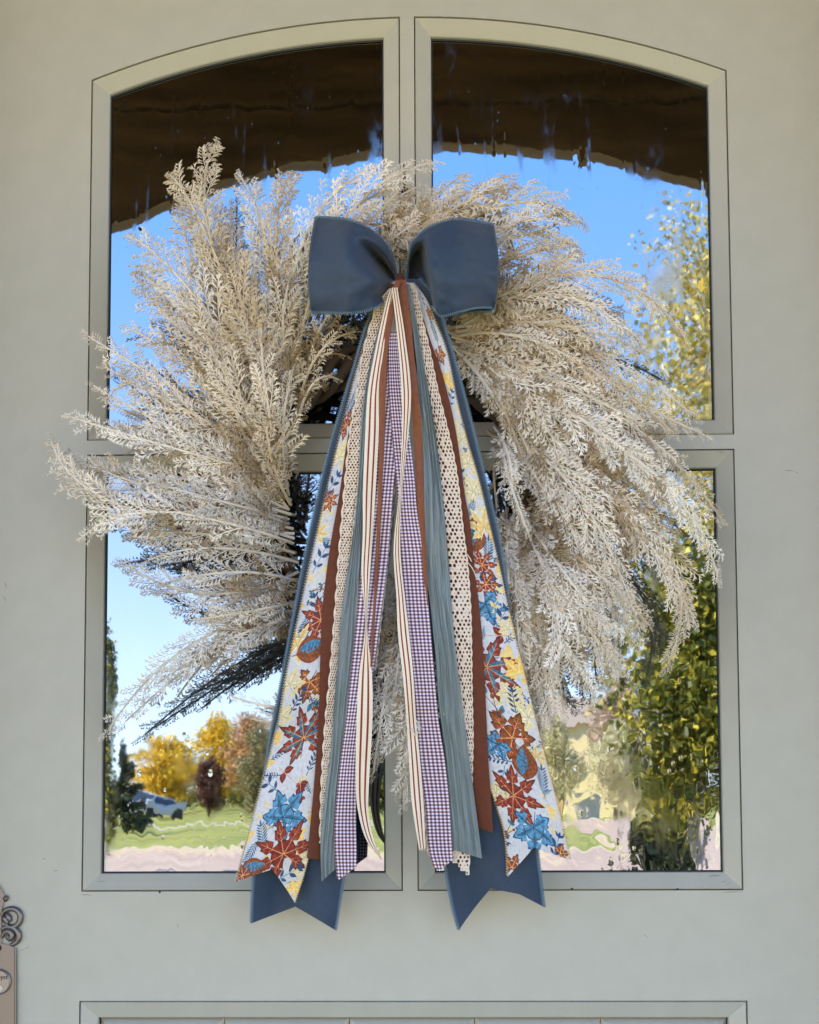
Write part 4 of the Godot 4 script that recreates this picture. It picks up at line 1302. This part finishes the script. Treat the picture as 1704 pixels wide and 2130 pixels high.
func bow() -> void:
	ribbon_textures()
	var bw := thing("ribbon_bow", "slate blue velvet bow with long mixed ribbon tails on the wreath", "bow")
	var blue := cloth("slate_velvet", lin(0.0145, 0.030, 0.061), lin(0.024, 0.044, 0.084), 0.62, 0.3)
	var thread := mat("blue_thread", lin(0.12, 0.18, 0.24), 0.6)
	var rustc := cloth("rust_cotton", lin(0.105, 0.024, 0.008), lin(0.145, 0.036, 0.013), 0.9, 0.1)
	var velvet := cloth("amber_velvet", lin(0.16, 0.035, 0.003), lin(0.25, 0.062, 0.006), 0.55, 0.25)
	var lacem := cloth("cream_lace", lin(0.70, 0.54, 0.42), lin(0.80, 0.65, 0.52), 0.9, 0.0)
	var goldm := mat("gold_wire", lin(0.62, 0.42, 0.2), 0.35, 0.85)

	# ---- blue tails
	var bl := sta([[585, 816, 842], [660, 770, 842], [760, 738, 842], [890, 698, 835], [1000, 669, 822], [1140, 638, 811], [1280, 611, 793], [1410, 587, 775], [1550, 560, 752], [1700, 540, 735], [1830, 527, 714], [1940, 522, 697]], 0)
	var br := sta([[580, 840, 874], [615, 850, 903], [700, 860, 932], [800, 862, 960], [900, 866, 986], [1000, 870, 1010], [1100, 876, 1034], [1180, 880, 1048], [1300, 886, 1064], [1450, 895, 1085], [1600, 905, 1104], [1760, 920, 1117], [1880, 940, 1131], [1940, 956, 1140]], 0)
	for q in [[bl, [[0.0, 1921], [0.5, 1886], [1.0, 1935]], "blue tail"], [br, [[0.0, 1935], [0.45, 1848], [0.75, 1860], [1.0, 1887]], "blue tail"]]:
		var s := strip(q[0], q[1], 21, 150, -0.001, 0.0012, 12 if q[0] == bl else 13, -0.012)
		var o := part("blue_tail", s.buf, blue, bw)
		part("stitching", stitches([s.left, s.right], 0.0019, 0.00055, 0.0016), thread, o)
		part("serged_edge", rim_cord([s.left, s.right], 0.0007), thread, o)
	# ---- leaf print tails
	var ll := sta([[585, 818, 838], [660, 776, 830], [760, 744, 822], [850, 721, 815], [1000, 684, 800], [1123, 656, 786], [1211, 636, 772], [1317, 613, 750], [1405, 595, 738], [1486, 582, 718], [1538, 569, 702], [1626, 546, 672], [1723, 520, 655], [1815, 495, 634], [1880, 484, 613]], 1)
	var lr := sta([[588, 838, 862], [621, 846, 887], [673, 852, 908], [712, 856, 924], [747, 859, 934], [835, 862, 952], [917, 868, 973], [1000, 872, 997], [1106, 884, 1022], [1194, 896, 1043], [1260, 905, 1057], [1317, 914, 1071], [1405, 935, 1092], [1490, 962, 1113], [1608, 1008, 1143], [1661, 1027, 1157], [1732, 1050, 1174], [1824, 1056, 1193]], 1)
	leaf_print("leaf_print_one", ll, 1878, [[729, 847, "fern", 30, 20], [720, 885, "red", 34, -40], [706, 952, "gold", 34, 10], [690, 1010, "navysprig", 26, 30], [674, 1060, "gold", 32, -20], [684, 1042, "red", 24, 60], [666, 1162, "navysprig", 28, 20], [660, 1110, "foil", 30, 0], [656, 1197, "goldsprig", 24, 60], [680, 1230, "fern", 24, 10], [634, 1257, "fan", 30, 150],
		[660, 1262, "navysprig", 26, -30], [634, 1302, "fern", 28, 200], [668, 1290, "red", 48, -70], [618, 1345, "foil", 44, 20], [650, 1349, "beech", 34, 70], [645, 1418, "rust", 40, 190], [603, 1426, "gold", 34, 15], [690, 1400, "navysprig", 30, 0], [617, 1460, "ladder", 30, 25], [587, 1490, "gold", 26, 40], [655, 1480, "mixsprig", 34, 150], [567, 1540, "amber", 24, -20], [632, 1535, "mix", 62, -25], [573, 1585, "fan", 26, 170],
		[650, 1585, "ladder", 26, 10], [562, 1632, "navysprig", 30, -60], [604, 1618, "redsprig", 40, 120], [625, 1640, "redsprig", 22, 160], [588, 1700, "blue", 58, 35], [640, 1700, "fan", 22, 30], [545, 1690, "goldsprig", 18, 30], [532, 1728, "fan", 28, 140], [546, 1742, "fern", 30, -25], [524, 1770, "fern", 26, 200], [622, 1795, "gold", 32, 100], [620, 1735, "amber", 20, 60], [590, 1777, "red", 70, -25], [599, 1818, "navysprig", 28, 60],
		[527, 1808, "beech", 30, 75], [505, 1822, "red", 24, -70], [611, 1850, "amber", 22, 30]])
	leaf_print("leaf_print_two", lr, 1824, [[880, 625, "navysprig", 16, 20], [895, 655, "rust", 20, 0], [905, 694, "fern", 26, 5], [915, 735, "rust", 24, 160], [912, 760, "ladder", 16, 60], [930, 795, "amber", 26, 40], [938, 830, "navysprig", 20, 30], [952, 870, "goldsprig", 22, 20], [960, 915, "gold", 30, 0], [975, 965, "gold", 34, 30], [965, 1000, "navysprig", 22, 0], [985, 1022, "gold", 34, -20], [980, 1060, "fern", 20, 30], [986, 1112, "beech", 34, 10], [1008, 1098, "foil", 44, 15],
		[1016, 1148, "fern", 30, 15], [1002, 1175, "red", 34, 90], [1014, 1205, "navysprig", 28, 130], [1032, 1192, "fan", 30, -40], [1010, 1215, "red", 30, 140], [1010, 1256, "blue", 42, 170], [1033, 1250, "goldsprig", 26, 30], [1042, 1288, "navysprig", 30, 40], [1020, 1322, "redsprig", 40, 270], [1059, 1340, "fan", 34, 110], [1058, 1310, "gold", 26, 20], [1012, 1388, "mix", 70, 80], [1080, 1398, "amber", 36, 20], [1064, 1440, "gold", 32, 200],
		[1070, 1464, "ladder", 30, 5], [1028, 1468, "mixsprig", 34, -30], [1100, 1493, "gold", 36, -30], [1066, 1535, "rust", 58, -30], [1036, 1548, "blue", 34, 240], [1042, 1580, "ladder", 26, 280], [1116, 1575, "foil", 26, 10], [1092, 1585, "beech", 36, 15], [1046, 1618, "navysprig", 28, 210], [1130, 1628, "fern", 32, 10], [1033, 1650, "gold", 26, -40], [1136, 1672, "fan", 26, 60], [1068, 1655, "red", 66, 110],
		[1110, 1722, "blue", 58, 190], [1056, 1728, "mixsprig", 22, 40], [1150, 1720, "goldsprig", 20, 20], [1157, 1762, "navysprig", 28, 30], [1065, 1805, "rust", 30, 30], [1165, 1775, "rust", 22, 90]])
	for q in [[ll, [[0.0, 1834], [0.5, 1808], [1.0, 1878]], "leaf_print_one"], [lr, [[0.0, 1824], [0.45, 1762], [0.62, 1772], [1.0, 1788]], "leaf_print_two"]]:
		var s := strip(q[0], q[1], 21, 160, 0.0008, 0.0012, 22 if q[0] == ll else 23)
		var o := part("leaf_print_tail", s.buf, M[q[2]], bw)
		part("wired_edge", stitches([s.left, s.right], 0.0024, 0.00045, 0.0009), goldm, o)
	# ---- rust cotton
	var rl := sta([[590, 812, 826], [676, 772, 800], [723, 755, 790], [811, 742, 784], [929, 720, 772], [1028, 706, 760], [1141, 686, 740], [1264, 671, 724], [1370, 666, 712], [1493, 663, 698], [1582, 657, 690], [1670, 650, 682], [1790, 638, 668]], 2)
	var rr := sta([[590, 840, 853], [641, 848, 874], [709, 856, 896], [767, 866, 917], [841, 880, 937], [917, 892, 952], [1028, 908, 967], [1088, 918, 978], [1204, 934, 990], [1299, 942, 1001], [1405, 952, 1008], [1494, 962, 1012], [1582, 972, 1016], [1661, 984, 1022], [1732, 992, 1026]], 2)
	part("rust_tail", strip(rl, [[0.0, 1785], [1.0, 1788]], 7, 130, 0.0008, 0.001, 31).buf, rustc, bw)
	part("rust_tail", strip(rr, [[0.0, 1720], [1.0, 1732]], 7, 130, 0.0008, 0.001, 32).buf, rustc, bw)
	# ---- lace
	var cl := sta([[600, 812, 826], [635, 786, 806], [665, 775, 797], [738, 755, 776], [811, 744, 766], [899, 729, 754], [1000, 719, 745], [1141, 707, 730], [1282, 697, 711], [1405, 687, 702], [1500, 678, 695], [1626, 670, 684], [1758, 666, 674]], 3)
	var cr := sta([[590, 846, 858], [606, 850, 866], [665, 858, 879], [723, 873, 893], [811, 887, 911], [870, 900, 926], [958, 908, 946], [1028, 915, 956], [1088, 922, 962], [1176, 931, 973], [1264, 936, 979], [1352, 944, 981], [1440, 954, 982], [1538, 964, 984], [1640, 970, 982], [1700, 955, 985], [1770, 936, 978], [1830, 938, 974]], 3)
	part("lace_tail", lace(cl, [[0.0, 1755], [1.0, 1755]], 0.0, 41, false, 4), lacem, bw)
	part("lace_tail", lace(cr, [[0.0, 1790], [0.5, 1808], [1.0, 1830]], 0.0, 42, true, 5), lacem, bw)
	part("lace_tail", lace(sta([[990, 812, 824], [1080, 803, 815], [1200, 792, 804], [1300, 782, 792], [1400, 772, 781]], 1.2), [[0.0, 1398], [1.0, 1398]], 0.0, 43, false, 2), lacem, bw)
	part("lace_tail", lace(sta([[1500, 850, 872], [1600, 858, 880], [1700, 868, 892], [1790, 880, 905]], 2.2), [[0.0, 1765], [1.0, 1790]], 0.0, 44, false, 4), lacem, bw)
	for q in [[[971, 1152], [977, 1160], [981, 1168]], [[971, 1168], [980, 1178], [987, 1190], [990, 1200]]]:
		var tb := Buf.new()
		var tl := curve_pts(q, zs(1170, 4))
		var tr := PackedFloat32Array(); tr.resize(tl.size()); tr.fill(0.0004)
		tb.tube(tl, tr, 5)
		part("loose_thread", tb, lacem, bw)
	# ---- crinkled silk
	var gl := sta([[600, 812, 824], [720, 778, 800], [841, 755, 790], [987, 746, 770], [1080, 738, 756], [1176, 725, 753], [1299, 708, 744], [1400, 701, 732], [1475, 694, 724], [1560, 688, 716], [1648, 677, 706], [1758, 667, 700], [1833, 669, 697]], 4)
	var gr := sta([[590, 844, 852], [694, 859, 872], [782, 869, 886], [870, 876, 902], [1000, 882, 918], [1176, 886, 934], [1264, 896, 940], [1352, 905, 948], [1450, 911, 960], [1582, 927, 977], [1714, 938, 994], [1786, 942, 1003]], 4)
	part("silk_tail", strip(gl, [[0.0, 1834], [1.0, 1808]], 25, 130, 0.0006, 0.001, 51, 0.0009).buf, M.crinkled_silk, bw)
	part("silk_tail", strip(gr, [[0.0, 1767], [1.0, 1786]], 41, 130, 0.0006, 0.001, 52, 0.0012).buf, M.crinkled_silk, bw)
	# ---- gingham
	var hl := sta([[690, 805, 826], [811, 795, 832], [900, 782, 830], [1000, 776, 820], [1176, 752, 806], [1299, 740, 790], [1405, 729, 776], [1493, 720, 756], [1582, 708, 744], [1692, 697, 741], [1767, 696, 742], [1830, 701, 741]], 4.6)
	var hr := sta([[690, 808, 828], [800, 808, 840], [900, 815, 852], [1000, 824, 863], [1070, 828, 869], [1158, 834, 884], [1229, 840, 889], [1299, 846, 895], [1405, 858, 904], [1500, 866, 913], [1582, 872, 926], [1670, 884, 935], [1767, 892, 941], [1812, 904, 944]], 5)
	for q in [[hl, [[0.0, 1826], [0.15, 1830], [1.0, 1803]], 61], [hr, [[0.0, 1800], [0.25, 1812], [1.0, 1789]], 62]]:
		var s := strip(q[0], q[1], 9, 140, 0.0010, 0.001, q[2])
		for k in s.buf.uv.size(): s.buf.uv[k] = Vector2(s.buf.uv[k].x * 2.05, s.buf.uv[k].y * 51.0)
		part("gingham_tail", s.buf, M.gingham, bw)
	# ---- amber velvet
	var vl := sta([[583, 822, 834], [653, 803, 819], [723, 793, 808], [811, 788, 803], [929, 788, 800], [1000, 787, 796], [1141, 782, 790], [1246, 777, 783], [1387, 770, 774]], 6)
	var vr := sta([[582, 827, 845], [665, 835, 855], [753, 846, 863], [870, 858, 876], [1028, 866, 882], [1106, 872, 885], [1176, 878, 888], [1260, 886, 891]], 4.8)
	part("velvet_tail", strip(vl, [[0.0, 1387], [1.0, 1387]], 7, 110, 0.0010, 0.001, 71).buf, velvet, bw)
	part("velvet_tail", strip(vr, [[0.0, 1260], [1.0, 1260]], 7, 110, 0.0010, 0.001, 72).buf, velvet, bw)
	# ---- striped grosgrain, each with a half twist
	var sl := sta([[600, 812, 822], [629, 803, 816], [723, 782, 800], [811, 766, 789], [899, 760, 788], [1028, 755, 781], [1106, 755, 776], [1194, 752, 770], [1299, 760, 764], [1405, 747, 774], [1500, 742, 775], [1626, 740, 768], [1688, 745, 767], [1749, 763, 778], [1788, 793, 796]], 6)
	var sr := sta([[598, 815, 827], [606, 816, 828], [694, 826, 842], [811, 835, 855], [899, 836, 850], [1017, 831, 837], [1141, 819, 833], [1246, 825, 843], [1317, 828, 851], [1405, 838, 860], [1500, 846, 866], [1582, 851, 874], [1670, 857, 881], [1768, 872, 885]], 7)
	for q in [[sl, [[0.0, 1788], [1.0, 1788]], 81], [sr, [[0.0, 1768], [1.0, 1764]], 82]]:
		var s := strip(q[0], q[1], 9, 140, 0.0010, 0.0015, q[2])
		for k in s.buf.uv.size(): s.buf.uv[k].y *= 14.0
		part("striped_tail", s.buf, M.striped_grosgrain, bw)
	# ---- loops
	var loop := func(topc: Array, botc: Array, sgn: float, sd: int) -> void:
		var f := FastNoiseLite.new(); f.seed = sd; f.frequency = 1.0
		var rows := 33; var cols := 61
		var p := PackedVector3Array(); var et := PackedVector3Array(); var eb := PackedVector3Array()
		var side := func(c: Array, u: float) -> Vector2:
			var x := clampf(u, 0, 1) * (c.size() - 1)
			var k := mini(int(x), c.size() - 2); var t := x - k
			var a := Vector2(c[maxi(k - 1, 0)][0], c[maxi(k - 1, 0)][1]); var b := Vector2(c[k][0], c[k][1])
			var d := Vector2(c[k + 1][0], c[k + 1][1]); var e := Vector2(c[mini(k + 2, c.size() - 1)][0], c[mini(k + 2, c.size() - 1)][1])
			return b.cubic_interpolate(d, a, e, t)
		for j in rows:
			var v := j / float(rows - 1)
			for k in cols:
				var g := 2.0 * k / float(cols - 1)   # 0..1 front, 1..2 back
				var u := g if g <= 1.0 else 2.0 - g
				var a: Vector2 = side.call(topc, u); var b: Vector2 = side.call(botc, u)
				var q := a.lerp(b, v)
				var bulge := sin(PI * v)
				q.x -= sgn * -1.0 * 9.0 * bulge * smoothstep(0.6, 1.0, u)
				var z := 0.0
				if g <= 1.0:
					z = lerpf(0.142, 0.172, smoothstep(0.0, 0.5, u)) - 0.036 * pow(smoothstep(0.55, 1.0, u), 2.0)
					var open := smoothstep(0.0, 0.45, u)
					z += 0.012 * bulge * open - 0.004 * pow(absf(2.0 * v - 1.0), 4.0)
					if sgn < 0.0:
						var dv := (v - lerpf(0.52, 0.24, clampf(u / 0.62, 0, 1))) / (0.19 if v > lerpf(0.52, 0.24, clampf(u / 0.62, 0, 1)) else 0.10)
						z -= 0.046 * exp(-dv * dv) * smoothstep(0.68, 0.36, u) * smoothstep(0.0, 0.1, u)
						z -= 0.012 * exp(-pow((v - 0.84) / 0.11, 2.0)) * smoothstep(0.7, 0.3, u)
						z -= 0.010 * smoothstep(0.6, 0.1, u)
					else:
						z -= 0.048 * smoothstep(0.46, 0.36, u) * smoothstep(0.06, 0.24, v)
						z += 0.014 * exp(-pow((v - 0.70) / 0.12, 2.0)) * smoothstep(0.40, 0.25, u)
					z += 0.0032 * f.get_noise_2d(u * 3.0, v * 2.5) + 0.0012 * f.get_noise_2d(u * 7.0 + 9.0, v * 5.0 - u * 4.0)
				else:
					z = lerpf(0.118, 0.136, pow(smoothstep(0.75, 1.0, u), 2.0))
					q.y += 9.0 * smoothstep(0.5, 0.9, u) * (v - 0.1) if sgn > 0.0 else 2.0
				var w := at(q.x, q.y, z)
				p.append(w)
				if j == 0: et.append(w)
				if j == rows - 1: eb.append(w)
		var b := Buf.new()
		b.grid(p, cols, rows)
		b.smooth()
		var o := part("loop", b, blue, bw)
		part("stitching", stitches([et, eb], 0.0019, 0.0005, 0.0014), thread, o)
	loop.call([[824, 575], [819, 545], [804, 507], [773, 478], [735, 461], [700, 454], [655, 452]], [[822, 592], [812, 606], [795, 630], [770, 644], [735, 650], [700, 650], [646, 648]], -1.0, 91)
	loop.call([[846, 578], [850, 535], [858, 505], [880, 482], [912, 464], [952, 456], [992, 461], [1028, 469]], [[848, 586], [866, 594], [884, 606], [903, 640], [918, 657], [955, 648], [995, 639], [1030, 640]], 1.0, 92)
	var kn := Buf.new()
	var line := PackedVector3Array(); var rad := PackedFloat32Array()
	for k in 9:
		var t := k / 8.0
		line.append(at(832, 574 + 26 * t, 0.136 + 0.006 * sin(PI * t)))
		rad.append(0.003 + 0.0015 * sin(PI * t))
	kn.tube(line, rad, 12)
	kn.smooth()
	part("knot", kn, rustc, bw)
